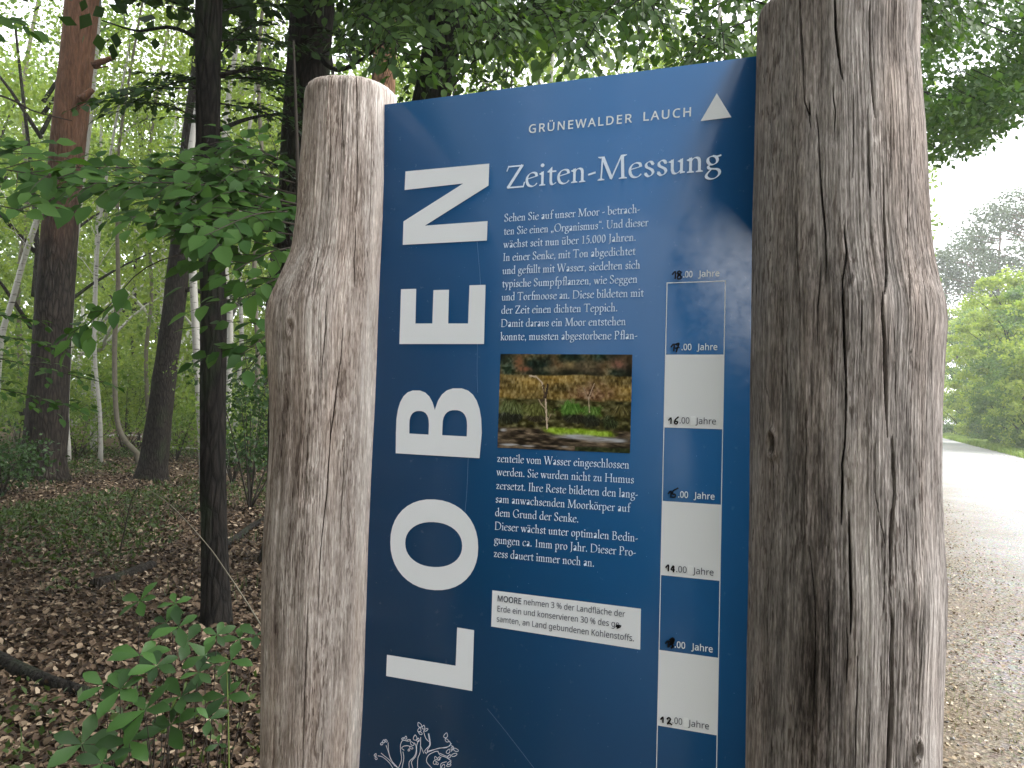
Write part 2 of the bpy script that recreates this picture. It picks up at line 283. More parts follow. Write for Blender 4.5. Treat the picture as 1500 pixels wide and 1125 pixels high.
SANS={' ':(364,[]),'%':(1164,[[273,1014,337,1005,389,978,430,932,453,887,470,834,480,772,483,702,480,632,470,570,454,516,432,470,392,424,339,396,273,387,212,396,161,424,121,470,98,516,82,570,72,632,69,702,72,772,81,834,96,887,118,932,157,978,209,1005],[273,927,227,913,195,870,182,826,174,770,171,702,174,633,182,577,195,532,227,489,273,475,321,489,354,532,369,576,378,632,381,702,378,770,369,826,354,870,321,913],[913,1000,359,0,251,0,805,1000],[885,613,948,604,1000,577,1041,532,1065,486,1082,433,1092,371,1095,301,1092,231,1082,169,1066,115,1044,69,1004,23,951,-5,885,-14,824,-5,773,23,733,69,710,115,694,169,684,231,681,301,684,371,693,433,708,486,730,532,769,577,821,604],[885,525,839,511,807,469,794,426,786,370,783,301,786,232,794,175,807,131,839,88,885,74,933,88,966,130,981,174,990,231,993,301,990,370,981,426,966,469,933,511]]),',':(375,[[269,147,237,41,194,-74,148,-181,57,-181,85,-67,109,54,127,162,259,162]]),'-':(451,[[56,321,56,430,395,430,395,321]]),'.':(375,[[101,76,107,120,126,148,154,164,186,169,220,164,249,148,268,120,275,76,268,32,249,3,220,-14,186,-20,154,-14,126,3,107,32]]),'0':(801,[[732,501,731,442,728,386,722,334,714,284,700,224,680,170,656,123,627,82,592,48,553,21,507,2,456,-10,399,-14,329,-7,267,13,214,48,169,95,132,154,104,225,89,285,78,352,71,424,69,501,71,580,77,652,87,718,102,779,128,849,163,908,207,954,261,988,325,1009,399,1015,470,1009,532,988,585,954,631,908,668,849,696,779,712,718,723,652,730,580],[192,501,193,436,197,376,203,322,212,273,229,217,250,172,278,137,331,102,399,91,467,102,520,136,548,171,570,216,587,272,596,321,603,376,607,436,608,501,607,567,603,627,596,681,587,729,570,784,548,830,520,865,467,899,399,910,331,899,278,865,250,830,229,784,212,729,203,681,197,627,193,567]]),'3':(801,[[690,766,684,703,665,650,635,605,593,570,542,544,483,527,483,521,557,506,616,481,662,445,695,400,715,346,721,284,717,229,703,177,681,130,649,88,607,52,555,24,510,7,459,-5,401,-12,338,-14,286,-13,238,-9,192,-2,126,15,63,41,63,155,106,136,151,120,199,107,247,97,293,92,339,90,420,95,485,113,533,142,566,182,586,230,592,287,584,344,560,389,519,422,464,445,419,455,368,462,312,464,216,464,216,569,314,569,366,571,412,579,452,592,500,621,536,659,557,705,564,758,552,822,515,870,458,900,382,910,332,908,286,900,205,870,130,826,69,910,107,937,151,961,201,983,256,1000,316,1011,381,1014,454,1010,518,996,571,975,614,944,657,893,682,834]]),'A':(895,[[763,0,643,310,246,310,127,0,0,0,391,1004,504,1004,894,0],[493,724,479,765,460,826,445,874,431,817,415,765,402,724,289,422,605,422]]),'C':(885,[[564,903,513,900,465,891,420,876,361,842,311,796,283,759,261,716,242,669,229,617,221,560,218,500,221,440,228,385,240,333,257,286,287,230,325,183,372,146,427,118,491,102,563,97,627,99,688,108,803,136,803,27,746,8,687,-4,645,-10,597,-13,545,-14,472,-10,405,2,344,21,290,49,242,84,200,125,165,173,137,228,114,289,98,355,89,426,85,501,87,557,93,610,103,661,117,709,141,768,172,823,209,871,253,913,303,949,360,977,423,998,491,1010,566,1014,617,1012,666,1007,714,999,782,980,842,955,791,849,688,887,629,899]]),'D':(1022,[[937,510,933,429,921,355,902,288,875,228,840,175,799,129,751,90,696,57,635,32,568,14,494,4,415,0,136,0,136,1000,444,1000,517,996,585,986,648,968,706,944,758,913,804,875,843,830,877,779,903,722,922,658,933,587],[804,506,801,569,793,627,779,678,760,724,726,776,683,818,631,851,570,874,502,888,426,892,262,892,262,108,398,108,493,114,575,133,645,164,702,208,747,264,779,332,798,413]]),'E':(779,[[695,0,136,0,136,1000,695,1000,695,889,262,889,262,577,669,577,669,468,262,468,262,111,695,111]]),'G':(1020,[[570,528,916,528,916,38,862,22,807,9,752,-1,695,-8,632,-13,564,-14,490,-10,421,2,359,21,303,48,252,83,209,124,172,172,141,226,117,287,99,352,89,424,85,500,89,576,101,646,120,712,147,772,181,826,222,874,270,915,324,950,385,978,452,998,525,1010,604,1014,659,1012,712,1007,763,999,811,987,858,972,902,955,854,846,798,868,735,887,667,899,597,903,539,900,486,891,437,876,392,854,340,817,296,771,262,715,242,668,228,616,220,560,217,500,219,442,227,388,239,337,256,289,286,233,327,185,377,146,421,124,472,108,530,98,594,95,706,102,790,119,790,416,570,416]]),'H':(1038,[[901,0,775,0,775,466,262,466,262,0,136,0,136,1000,262,1000,262,577,775,577,775,1000,901,1000]]),'J':(382,[[-6,-266,-64,-261,-109,-248,-109,-141,-62,-151,-8,-155,26,-152,58,-141,87,-122,109,-92,124,-50,129,6,129,1000,255,1000,255,15,251,-45,241,-98,223,-144,184,-198,132,-236,90,-253,45,-263]]),'K':(867,[[867,0,718,0,364,478,262,388,262,0,136,0,136,1000,262,1000,262,507,347,602,434,697,704,1000,852,1000,455,564]]),'L':(734,[[136,0,136,1000,262,1000,262,112,699,112,699,0]]),'M':(1270,[[577,0,248,877,242,877,247,805,251,711,252,606,252,0,136,0,136,1000,322,1000,630,181,636,181,950,1000,1134,1000,1134,0,1010,0,1010,615,1011,712,1015,803,1020,875,1014,875,681,0]]),'N':(1064,[[929,0,782,0,246,831,241,831,246,754,250,660,252,559,252,0,136,0,136,1000,282,1000,815,172,821,172,817,239,813,338,811,436,811,1000,929,1000]]),'O':(1094,[[1008,501,1007,445,1001,391,992,339,979,291,956,230,927,176,891,127,850,85,802,50,747,22,687,2,620,-10,548,-14,473,-10,404,2,343,23,289,51,240,86,199,128,164,176,135,231,113,291,101,340,92,392,87,446,85,503,89,577,98,647,114,712,136,772,164,826,199,874,241,916,289,951,344,979,406,999,474,1011,549,1015,621,1011,687,999,747,980,801,952,849,917,891,875,927,827,956,772,979,712,995,647,1005,577],[218,501,221,441,227,384,238,332,254,284,281,228,317,182,362,144,415,117,477,101,548,95,619,101,681,117,733,144,777,182,813,228,840,284,856,332,867,384,873,441,875,501,870,591,856,670,831,739,797,798,752,844,696,878,628,898,549,905,478,899,415,883,362,856,317,820,281,773,254,718,238,670,227,619,221,562]]),'R':(871,[[412,1000,490,996,558,986,617,968,666,944,706,912,737,874,758,828,772,776,776,716,769,643,746,583,713,535,672,498,625,470,576,448,850,0,703,0,461,413,262,413,262,0,136,0,136,1000],[405,891,262,891,262,520,412,520,486,525,545,541,590,568,621,605,639,653,646,710,639,769,620,815,587,849,541,873,480,886]]),'U':(1024,[[896,353,892,286,878,224,854,166,821,114,779,70,726,34,680,13,628,-2,571,-11,507,-14,419,-8,343,11,278,43,223,88,181,142,150,205,132,276,126,356,126,1000,252,1000,252,352,259,276,281,213,317,162,368,125,434,103,514,95,571,99,620,110,662,128,711,167,745,219,765,282,772,353,772,1000,896,1000]]),'W':(1303,[[1284,1000,1018,0,891,0,696,655,679,716,664,775,652,823,646,853,641,823,630,775,616,715,598,651,409,0,282,0,17,1000,148,1000,304,389,319,326,333,264,343,206,352,151,361,209,373,270,388,333,405,396,581,1000,711,1000,895,392,913,327,929,263,940,204,950,151,961,225,978,305,999,391,1153,1000]]),'a':(786,[[403,763,468,760,523,748,569,729,606,703,643,655,665,591,672,511,672,0,583,0,559,106,553,106,520,69,487,39,450,15,408,-1,359,-11,301,-14,237,-8,180,10,132,40,95,83,72,140,64,209,74,278,104,335,153,382,203,409,265,429,339,442,424,448,552,452,552,497,542,577,511,627,462,655,396,664,339,659,284,646,185,606,147,699,201,724,263,744,309,755,355,761],[440,363,356,355,291,340,246,318,205,271,192,207,202,153,230,115,274,93,329,85,389,91,442,109,487,138,522,179,543,233,550,300,550,367]]),'b':(861,[[242,805,240,716,235,651,242,651,280,695,331,731,371,749,420,760,475,763,541,757,601,739,654,709,700,666,737,611,763,545,779,466,784,375,782,314,775,257,763,206,746,160,717,107,680,63,637,29,588,5,534,-9,475,-14,420,-10,371,0,331,18,280,54,242,95,232,95,207,0,119,0,119,1064,242,1064],[454,661,382,654,328,631,288,593,262,539,251,493,244,440,242,380,242,374,245,309,254,252,268,203,288,162,327,121,383,96,457,88,518,96,568,121,607,162,629,204,644,253,654,311,657,377,654,443,644,501,629,550,607,590,568,629,517,653]]),'c':(672,[[420,-14,356,-9,297,4,243,27,195,59,154,101,121,153,102,198,88,250,80,308,77,371,80,437,89,497,103,550,123,597,158,649,200,692,249,724,304,747,364,760,429,765,485,762,539,753,588,740,626,724,588,622,510,646,426,657,357,649,301,625,258,585,228,529,215,484,207,432,204,373,207,316,215,265,228,220,258,165,300,125,353,100,419,92,477,96,527,105,613,136,613,27,574,9,530,-4,480,-11]]),'d':(861,[[385,-14,319,-8,259,10,207,41,161,83,124,138,98,205,82,283,77,374,82,465,98,544,125,611,162,666,208,709,260,740,320,759,387,765,442,761,489,750,529,733,564,710,594,683,619,654,627,654,623,708,619,765,619,1064,742,1064,742,0,643,0,625,101,619,101,594,70,564,43,529,19,488,1,440,-10],[405,88,476,95,532,117,572,153,599,204,615,270,620,350,620,373,618,439,609,496,594,546,574,588,535,629,478,654,403,662,343,654,293,627,254,583,232,540,217,491,208,434,204,371,208,308,217,252,232,203,254,162,293,121,343,96]]),'e':(790,[[409,765,470,760,526,746,575,723,618,691,653,651,681,604,702,551,714,491,718,426,718,352,204,352,213,273,235,209,270,158,317,121,375,98,444,91,511,94,571,104,685,143,685,35,628,13,571,-2,510,-11,438,-14,370,-9,307,5,250,29,199,63,157,106,123,159,103,204,88,255,80,310,77,370,80,429,87,484,100,535,118,581,150,636,188,681,235,717,287,744,345,759],[408,664,353,658,306,639,268,607,239,564,218,512,207,450,590,450,585,510,570,562,545,604,511,637,465,657]]),'f':(482,[[465,655,276,655,276,0,153,0,153,655,21,655,21,713,153,755,153,798,156,859,165,911,181,955,217,1007,265,1043,325,1064,396,1071,478,1064,542,1046,510,950,458,964,398,971,344,960,306,929,283,876,276,800,276,751,465,751]]),'g':(861,[[385,765,456,758,519,737,574,701,620,651,627,651,644,751,742,751,742,-13,738,-80,726,-139,706,-191,677,-235,641,-271,595,-300,541,-320,478,-332,406,-336,353,-335,304,-331,257,-324,193,-309,136,-289,136,-175,194,-200,261,-218,309,-227,360,-232,413,-234,473,-228,524,-209,565,-177,596,-135,614,-83,620,-22,620,7,622,55,625,99,619,99,575,49,522,14,459,-7,387,-14,318,-8,257,12,204,44,159,88,123,144,98,211,82,287,77,374,82,459,98,535,123,601,159,659,204,705,256,738,317,758],[402,661,344,653,295,627,256,586,228,529,215,483,207,431,204,373,208,307,217,250,233,201,256,160,295,120,345,95,405,87,458,91,503,102,540,120,570,148,593,184,609,228,619,282,622,345,622,374,619,438,612,493,599,539,569,594,527,632,471,654]]),'h':(866,[[242,752,240,697,235,647,244,647,271,683,304,711,342,734,385,750,431,760,478,763,535,760,586,751,630,735,683,698,721,646,738,601,749,549,752,489,752,0,630,0,630,480,626,536,612,581,590,616,537,650,462,661,387,653,331,630,290,591,263,537,251,493,245,444,242,388,242,0,119,0,119,1064,242,1064]]),'i':(361,[[242,751,242,0,119,0,119,751],[182,1032,209,1027,232,1013,248,989,254,954,248,919,232,895,209,880,182,875,154,880,130,895,114,919,109,954,114,989,130,1013,154,1027]]),'k':(748,[[241,508,239,450,235,387,241,387,266,419,300,461,331,497,570,751,714,751,410,430,735,0,587,0,326,350,241,276,241,0,119,0,119,1064,241,1064]]),'l':(361,[[242,0,119,0,119,1064,242,1064]]),'m':(1310,[[943,765,1020,757,1084,736,1133,700,1161,662,1180,614,1192,557,1196,489,1196,0,1074,0,1074,483,1065,561,1037,616,990,650,922,661,856,654,804,633,765,598,739,550,724,488,718,415,718,0,597,0,597,483,592,537,580,582,559,617,529,641,491,656,443,661,375,653,324,630,286,591,261,538,251,495,244,445,242,389,242,0,119,0,119,751,218,751,237,648,244,648,270,684,302,714,338,736,378,752,421,762,465,765,520,761,568,751,610,734,660,695,695,639,702,639,730,678,764,710,805,734,849,751,895,761]]),'n':(866,[[480,765,544,761,598,748,645,728,683,700,713,662,735,614,748,557,752,489,752,0,630,0,630,480,626,536,612,581,590,616,537,650,462,661,388,653,330,630,290,591,263,538,248,470,242,389,242,0,119,0,119,751,218,751,237,648,244,648,272,684,306,714,345,736,388,752,433,762]]),'o':(847,[[772,377,769,317,761,261,747,211,729,165,705,124,677,88,627,44,567,12,521,-2,473,-11,422,-14,350,-8,284,12,225,44,175,88,147,124,122,165,103,211,89,261,80,317,77,377,80,437,88,492,101,542,119,588,151,640,191,684,239,719,295,744,357,760,426,765,491,760,551,744,606,719,654,684,694,640,728,588,747,542,761,492,769,437],[204,377,207,320,215,269,228,223,257,166,300,123,355,97,424,88,493,97,549,123,592,166,621,223,634,269,642,320,644,377,642,434,634,484,620,529,591,585,548,627,493,652,423,661,353,653,298,627,256,585,234,544,217,495,208,440]]),'r':(578,[[469,765,515,763,557,756,542,643,502,650,461,653,418,648,378,634,341,613,308,583,281,547,260,504,247,455,242,401,242,0,119,0,119,751,220,751,234,613,239,613,266,654,297,690,333,721,374,744,419,760]]),'s':(671,[[608,207,599,140,571,85,527,42,468,11,420,-3,367,-11,308,-14,235,-11,173,-1,120,14,73,34,73,146,181,104,246,90,311,85,392,93,447,116,478,151,489,196,485,223,473,246,452,269,418,291,304,342,179,398,133,429,99,465,78,510,71,566,80,624,106,674,149,713,191,736,239,752,293,761,353,765,419,761,481,751,539,735,592,714,550,616,451,650,398,660,345,664,278,658,229,639,199,610,189,573,194,544,207,520,232,499,268,478,382,430,504,375,549,344,581,307,601,262]]),'t':(506,[[370,87,427,92,475,102,475,8,419,-8,349,-14,292,-9,240,6,195,34,160,77,143,115,132,162,129,218,129,655,22,655,22,714,130,763,179,923,252,923,252,751,469,751,469,655,252,655,252,221,260,162,285,120,323,95]]),'u':(866,[[746,751,746,0,646,0,627,99,622,99,595,64,560,35,521,13,478,-2,432,-11,384,-14,327,-11,277,-1,233,15,180,51,141,104,124,148,114,200,111,259,111,751,235,751,235,268,240,213,253,168,276,133,328,99,402,88,477,96,534,120,576,159,603,212,614,256,621,305,623,360,623,751]]),'v':(711,[[284,0,0,751,132,751,291,308,315,239,338,167,352,109,357,109,373,168,397,241,420,308,580,751,711,751,426,0]]),'Ü':(1024,[[896,353,892,286,878,224,854,166,821,114,779,70,726,34,680,13,628,-2,571,-11,507,-14,419,-8,343,11,278,43,223,88,181,142,150,205,132,276,126,356,126,1000,252,1000,252,352,259,276,281,213,317,162,368,125,434,103,514,95,571,99,620,110,662,128,711,167,745,219,765,282,772,353,772,1000,896,1000],[317,1203,321,1234,336,1256,357,1268,382,1272,407,1268,429,1256,443,1234,448,1203,443,1172,429,1151,407,1137,382,1133,357,1137,336,1151,321,1172],[580,1203,585,1234,599,1256,620,1268,644,1272,669,1268,690,1256,705,1234,710,1203,705,1172,690,1151,669,1137,644,1133,620,1137,599,1151,585,1172]]),'ä':(786,[[403,763,468,760,523,748,569,729,606,703,643,655,665,591,672,511,672,0,583,0,559,106,553,106,520,69,487,39,450,15,408,-1,359,-11,301,-14,237,-8,180,10,132,40,95,83,72,140,64,209,74,278,104,335,153,382,203,409,265,429,339,442,424,448,552,452,552,497,542,577,511,627,462,655,396,664,339,659,284,646,185,606,147,699,201,724,263,744,309,755,355,761],[440,363,356,355,291,340,246,318,205,271,192,207,202,153,230,115,274,93,329,85,389,91,442,109,487,138,522,179,543,233,550,300,550,367],[197,954,202,985,217,1006,238,1018,263,1022,288,1018,310,1006,324,985,329,954,324,923,310,901,288,888,263,884,238,888,217,901,202,923],[461,954,466,985,480,1006,501,1018,525,1022,550,1018,571,1006,586,985,591,954,586,923,571,901,550,888,525,884,501,888,480,901,466,923]])}
# ------------------------------------------------------------------ the two posts
def azi(px, py):
    d = ray(px, py); return math.atan2(d[0], d[1])
def build_post(name, zrows, cx, cy, rad, facing, half, n_front, cracks, stainf, knots, mat, ztop, bottom=-0.05, seed=0, topround=(0.05, 0.5)):
    """loft along z; fine columns over the camera side; cracks are real grooves"""
    step = 0.0032
    z = np.concatenate([np.arange(bottom, 0.88, 0.03), np.arange(0.88, ztop - 1e-4, step), [ztop]])
    a = facing + np.concatenate([np.linspace(-half, half, n_front), np.linspace(half, 2 * np.pi - half, 50)[1:-1]])
    CX, CY, R = (np.interp(z, zrows, q) for q in (cx, cy, rad))
    # smooth the traced outline a little
    k = np.hanning(15); k /= k.sum()
    sm = lambda q: np.convolve(np.pad(q, 7, mode='edge'), k, 'valid')
    CX, CY, R = sm(CX), sm(CY), sm(R)
    tr, tf = topround
    d = np.clip((z - (ztop - tr)) / tr, 0, 1)
    R2 = R * (1 - tf * (1 - np.sqrt(np.clip(1 - d ** 2.2, 0, 1))))
    A, Z = np.meshgrid(a, z)
    RR = R2[:, None] * np.ones_like(A)
    c, s = np.cos(A), np.sin(A)
    base = np.stack([c * 3, s * 3, Z * 2.2 + seed], -1)
    RR = RR + 0.005 * (fbm(base, 3) - 0.5) * 2 * np.clip(np.cos(A - facing) * 1.2, 0, 1)
    arc = (A - facing) * 0.12
    RR = RR + 0.0012 * (fbm(np.stack([c * 22, s * 22, Z * 3 + seed], -1), 3) - 0.5) * 2
    RR = RR + 0.0010 * (fbm(np.stack([c * 75, s * 75, Z * 6 + seed], -1), 2) - 0.5) * 2
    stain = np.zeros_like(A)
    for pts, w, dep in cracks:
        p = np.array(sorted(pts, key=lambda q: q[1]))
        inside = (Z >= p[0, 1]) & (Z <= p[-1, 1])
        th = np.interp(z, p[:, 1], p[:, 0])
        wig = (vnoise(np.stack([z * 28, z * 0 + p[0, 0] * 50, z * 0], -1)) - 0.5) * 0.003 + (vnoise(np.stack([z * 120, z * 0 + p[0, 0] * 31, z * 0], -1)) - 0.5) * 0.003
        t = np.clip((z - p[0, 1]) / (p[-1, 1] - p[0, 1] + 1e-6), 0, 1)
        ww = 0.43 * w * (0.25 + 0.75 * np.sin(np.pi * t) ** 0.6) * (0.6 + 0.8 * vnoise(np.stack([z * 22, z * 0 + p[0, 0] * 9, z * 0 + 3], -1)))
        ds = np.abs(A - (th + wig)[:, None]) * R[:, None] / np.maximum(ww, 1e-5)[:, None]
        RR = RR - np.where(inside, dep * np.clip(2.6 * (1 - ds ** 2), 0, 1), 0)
        stain = stain - np.where(inside, 0.30 * np.clip(1.5 * (1 - ds ** 2), 0, 1), 0)  # crack shade painted into the colour so the grooves read dark
    for th, zz, rx, rz, dep, sv in knots:
        q = ((A - th) * R[:, None] / rx) ** 2 + ((Z - zz) / rz) ** 2
        wob = 0.5 + fbm(np.stack([c * 30, s * 30, Z * 26], -1), 3)
        RR = RR - dep * np.exp(-q * 1.6 * wob) + abs(dep) * 0.35 * np.exp(-(np.sqrt(q) - 1.5) ** 2 * 5)
        stain = stain + sv * np.exp(-q * 1.1 * wob)
    stain = stain + stainf(A, Z)
    V = np.stack([CX[:, None] + RR * c, CY[:, None] + RR * s, Z], -1)
    n, m = A.shape
    i = np.arange(n - 1)[:, None]; j = np.arange(m)[None, :]; k = (j + 1) % m
    F = np.stack([i * m + j, i * m + k, (i + 1) * m + k, (i + 1) * m + j], -1).reshape(-1, 4)
    V = np.concatenate([V.reshape(-1, 3), [[CX[-1], CY[-1], ztop + 0.004]]])
    j = np.arange(m)
    T = np.stack([(n - 1) * m + j, (n - 1) * m + (j + 1) % m, np.full(m, n * m)], -1)
    o = mk(name, V, [F, T], mat, None, True)
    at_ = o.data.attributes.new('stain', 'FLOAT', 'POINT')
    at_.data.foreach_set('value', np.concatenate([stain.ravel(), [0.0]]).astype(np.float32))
    return o
def on_post(px, py, zr, cx, cy, rad):
    """(angle, z) where the sight line of a pixel meets the post"""
    d = ray(px, py); h = np.hypot(d[0], d[1]); ux, uy = d[0] / h, d[1] / h
    z = EYE
    for _ in range(6):
        X, Y, R = (np.interp(z, zr, q) for q in (cx, cy, rad))
        b = X * ux + Y * uy; q = R * R - (X * X + Y * Y - b * b)
        t = b - math.sqrt(max(q, 0)); z = EYE + t * d[2] / h
    return math.atan2(uy * t - Y, ux * t - X), z
def shape_rows(rows):
    r = np.array(sorted(rows, key=lambda q: q[0])); return [q[::-1] for q in r.T]      # increasing z

# right post: tangent sight lines left and right give centre and radius at each height
RIGHT = [(-40, 1112, 1349), (10, 1110, 1349), (100, 1108, 1347), (200, 1106, 1355), (300, 1103, 1361), (350, 1102.5, 1364), (380, 1102, 1368), (420, 1101.5, 1377), (445, 1101, 1385), (475, 1101, 1388), (520, 1100, 1384), (600, 1099, 1380), (700, 1098, 1379), (780, 1097, 1383), (850, 1096, 1388), (900, 1095, 1387), (1000, 1093, 1383), (1125, 1091, 1380), (1300, 1090, 1384), (1900, 1090, 1395)]
rows = []
for py, xl, xr in RIGHT:
    a0, a1 = azi(xl, py), azi(xr, py)
    mid, half = (a0 + a1) / 2, (a1 - a0) / 2
    u = np.array([math.sin(mid), math.cos(mid)])
    # distance: the post's axis stands in the board's plane
    dist = (np.dot((BO - CAMP)[:2], nrm(BN[:2])) / np.dot(u, nrm(BN[:2]))) + 0.01
    d = ray((xl + xr) / 2, py)
    rows.append((py, EYE + dist * d[2] / np.hypot(d[0], d[1]), *(u * dist), dist * math.sin(half)))
_, rz_, rx_, ry_, rr_ = shape_rows(rows)
RP = (rz_, rx_, ry_, rr_)
# left post: its left side is a tangent sight line, its right side meets the board
LEFT = [(112, 447, 565), (150, 445.5, 563.5), (200, 442, 563), (250, 438, 562.5), (300, 435, 561), (360, 427, 559), (395, 412, 557.5), (430, 396, 556), (450, 390, 555), (470, 388.5, 554), (510, 390, 552.5), (560, 393, 550), (600, 395, 548.5), (650, 395, 546), (700, 392, 543), (800, 385, 538), (900, 382, 535), (1000, 381.5, 532), (1125, 380.5, 525), (1300, 378, 519), (1900, 365, 500)]
rows = []
be = math.radians(12)
U2, N2 = nrm(BU[:2]), nrm(BN[:2])
for py, xl, xr in LEFT:
    uv = board_uv(xr, py); pc = bpt(uv[0], uv[1])
    a0 = azi(xl, py); n = np.array([math.cos(a0), -math.sin(a0)])
    D = U2 * math.cos(be) - N2 * math.sin(be)
    r = pc[:2] @ n / (1 + D @ n)
    c2 = pc[:2] - D * r
    d = ray((xl + xr) / 2, py); dist = np.hypot(*c2) - r * 0.8
    rows.append((py, EYE + dist * d[2] / np.hypot(d[0], d[1]), c2[0], c2[1], r))
_, lz_, lx_, ly_, lr_ = shape_rows(rows)
LP = (lz_, lx_, ly_, lr_)

def cr(P, w, dep, *pts): return ([on_post(x, y, *P) for x, y in pts], w, dep)
right_cracks = [
    cr(RP, .0042, .014, (1170, -40), (1172, 30), (1176, 90), (1177.5, 120), (1179, 150)),
    cr(RP, .0020, .008, (1186, 150), (1187, 175)), cr(RP, .0018, .008, (1178, 145), (1186, 170), (1188, 190)),
    cr(RP, .0030, .010, (1196, 168), (1199, 200), (1201, 250), (1205, 300), (1209, 340), (1211, 400)),
    cr(RP, .0030, .010, (1222, -20), (1224, 40), (1228, 80), (1232, 108), (1235, 118)),
    cr(RP, .0042, .014, (1274, 10), (1274, 60), (1275, 95), (1278, 130), (1281, 165), (1282, 172)),
    cr(RP, .0030, .012, (1271, 160), (1272, 195), (1273, 235), (1275, 290)),
    cr(RP, .0016, .006, (1220, 128), (1221, 145), (1224, 165), (1222, 195)),
    cr(RP, .0014, .006, (1250, 130), (1250, 200), (1249, 260)), cr(RP, .0012, .005, (1304, 150), (1305, 230), (1303, 270)),
    cr(RP, .0018, .007, (1295, 240), (1296, 300), (1297, 350), (1299, 400)), cr(RP, .0016, .006, (1330, 240), (1330, 320), (1332, 400), (1333, 450)),
    cr(RP, .0042, .015, (1296, 300), (1298, 350), (1299, 400), (1296, 430)), cr(RP, .0050, .016, (1293, 430), (1293, 460), (1296, 500), (1297, 545), (1299, 600), (1301, 640)),
    cr(RP, .0055, .017, (1308, 640), (1309, 680), (1311, 720), (1308, 760), (1306, 800), (1304, 860), (1307, 880)),
    cr(RP, .0070, .020, (1306, 885), (1308, 920), (1306, 960), (1308, 1010), (1306, 1060), (1302, 1130), (1300, 1200)),
    cr(RP, .0036, .013, (1233, 405), (1234, 440), (1236, 480), (1237, 510), (1239, 550), (1240, 600)), cr(RP, .0020, .008, (1236, 330), (1240, 370), (1235, 410)),
    cr(RP, .0034, .012, (1239, 560), (1239, 610), (1237, 655), (1233, 680), (1234, 700), (1233, 750), (1232, 770)),
    cr(RP, .0040, .014, (1244, 750), (1245, 800), (1246, 850), (1247, 900), (1246, 930)), cr(RP, .0020, .008, (1256, 960), (1256, 1010), (1254, 1060), (1253, 1125)),
    cr(RP, .0022, .009, (1119, 200), (1118, 300), (1119, 360), (1119, 440), (1119, 500), (1121, 560), (1129, 600), (1131, 640)), cr(RP, .0024, .010, (1132, 660), (1134, 720), (1134, 790)),
    cr(RP, .0020, .008, (1119, 760), (1121, 850), (1124, 950), (1127, 1010), (1129, 1125)),
    cr(RP, .0016, .007, (1125, 90), (1124, 160), (1130, 200), (1136, 260)), cr(RP, .0014, .006, (1158, 130), (1161, 200), (1163, 260), (1162, 320)),
    cr(RP, .0016, .007, (1166, 310), (1170, 380), (1174, 460), (1173, 540)), cr(RP, .0018, .007, (1182, 590), (1182, 660), (1179, 740), (1180, 800)),
    cr(RP, .0020, .008, (1186, 800), (1194, 880), (1195, 950), (1192, 1030), (1189, 1125)), cr(RP, .0014, .006, (1197, 510), (1198, 450), (1203, 380)),
    cr(RP, .0020, .008, (1262, 440), (1262, 480), (1262, 520)), cr(RP, .0020, .008, (1352, 395), (1356, 440), (1360, 480), (1362, 510)),
    cr(RP, .0018, .007, (1329, 740), (1329, 800), (1331, 850), (1332, 880)), cr(RP, .0020, .009, (1352, 870), (1350, 950), (1346, 1010), (1343, 1090)),
    cr(RP, .0012, .005, (1312, 480), (1313, 560), (1314, 640)), cr(RP, .0012, .005, (1282, 640), (1281, 720), (1297, 800)), cr(RP, .0014, .006, (1297, 780), (1296, 860), (1294, 900)),
    cr(RP, .0012, .005, (1365, 520), (1364, 600), (1362, 700)), cr(RP, .0012, .005, (1145, 420), (1146, 520), (1147, 620)), cr(RP, .0012, .005, (1213, 880), (1215, 960), (1214, 1080)),
    cr(RP, .0016, .007, (1240, 920), (1242, 960), (1240, 1000)), cr(RP, .0014, .006, (1274, 1060), (1273, 1120)), cr(RP, .0012, .005, (1291, 960), (1292, 1040)),
]
left_cracks = [
    cr(LP, .0020, .009, (522, 108), (523, 150), (523, 200), (524, 250), (522, 300)),
    cr(LP, .0014, .006, (484, 130), (483, 200), (482, 260), (480, 310)), cr(LP, .0014, .006, (521, 330), (519, 380), (520, 420)),
    cr(LP, .0016, .007, (480, 430), (477, 480), (472, 530), (470, 560)), cr(LP, .0018, .008, (502, 480), (500, 520), (492, 580), (484, 640), (479, 700)),
    cr(LP, .0018, .008, (485, 600), (483, 660), (479, 720), (472, 780), (468, 830), (466, 900)), cr(LP, .0022, .010, (451, 900), (449, 960), (447, 1010), (446, 1060), (444, 1130)),
    cr(LP, .0012, .005, (452, 620), (448, 700), (445, 760)), cr(LP, .0012, .005, (430, 700), (424, 800), (420, 880)), cr(LP, .0014, .006, (415, 560), (412, 620), (408, 700)),
    cr(LP, .0012, .005, (455, 160), (456, 220), (454, 260)), cr(LP, .0012, .005, (500, 150), (503, 230)), cr(LP, .0012, .005, (545, 160), (544, 260), (541, 350)),
    cr(LP, .0010, .004, (440, 880), (436, 960), (432, 1060)), cr(LP, .0010, .004, (473, 1080), (471, 1125)), cr(LP, .0010, .004, (405, 800), (403, 900), (401, 980)),
    cr(LP, .0012, .005, (466, 330), (462, 400), (458, 440)), cr(LP, .0012, .005, (505, 620), (503, 700), (498, 790)),
]
def kn(P, x, y, rx, rz, dep, sv):
    th, z = on_post(x, y, *P); return (th, z, rx, rz, dep, sv)
right_knots = [kn(RP, 1131, 650, .006, .012, .010, -.22), kn(RP, 1344, 1099, .004, .009, .012, -.28), kn(RP, 1253, 690, .020, .030, -.003, .02), kn(RP, 1212, 190, .014, .020, .002, -.03), kn(RP, 1282, 211, .004, .005, -.002, .05), kn(RP, 1335, 514, .002, .002, .003, -.3), kn(RP, 1340, 925, .016, .035, .002, -.06)]
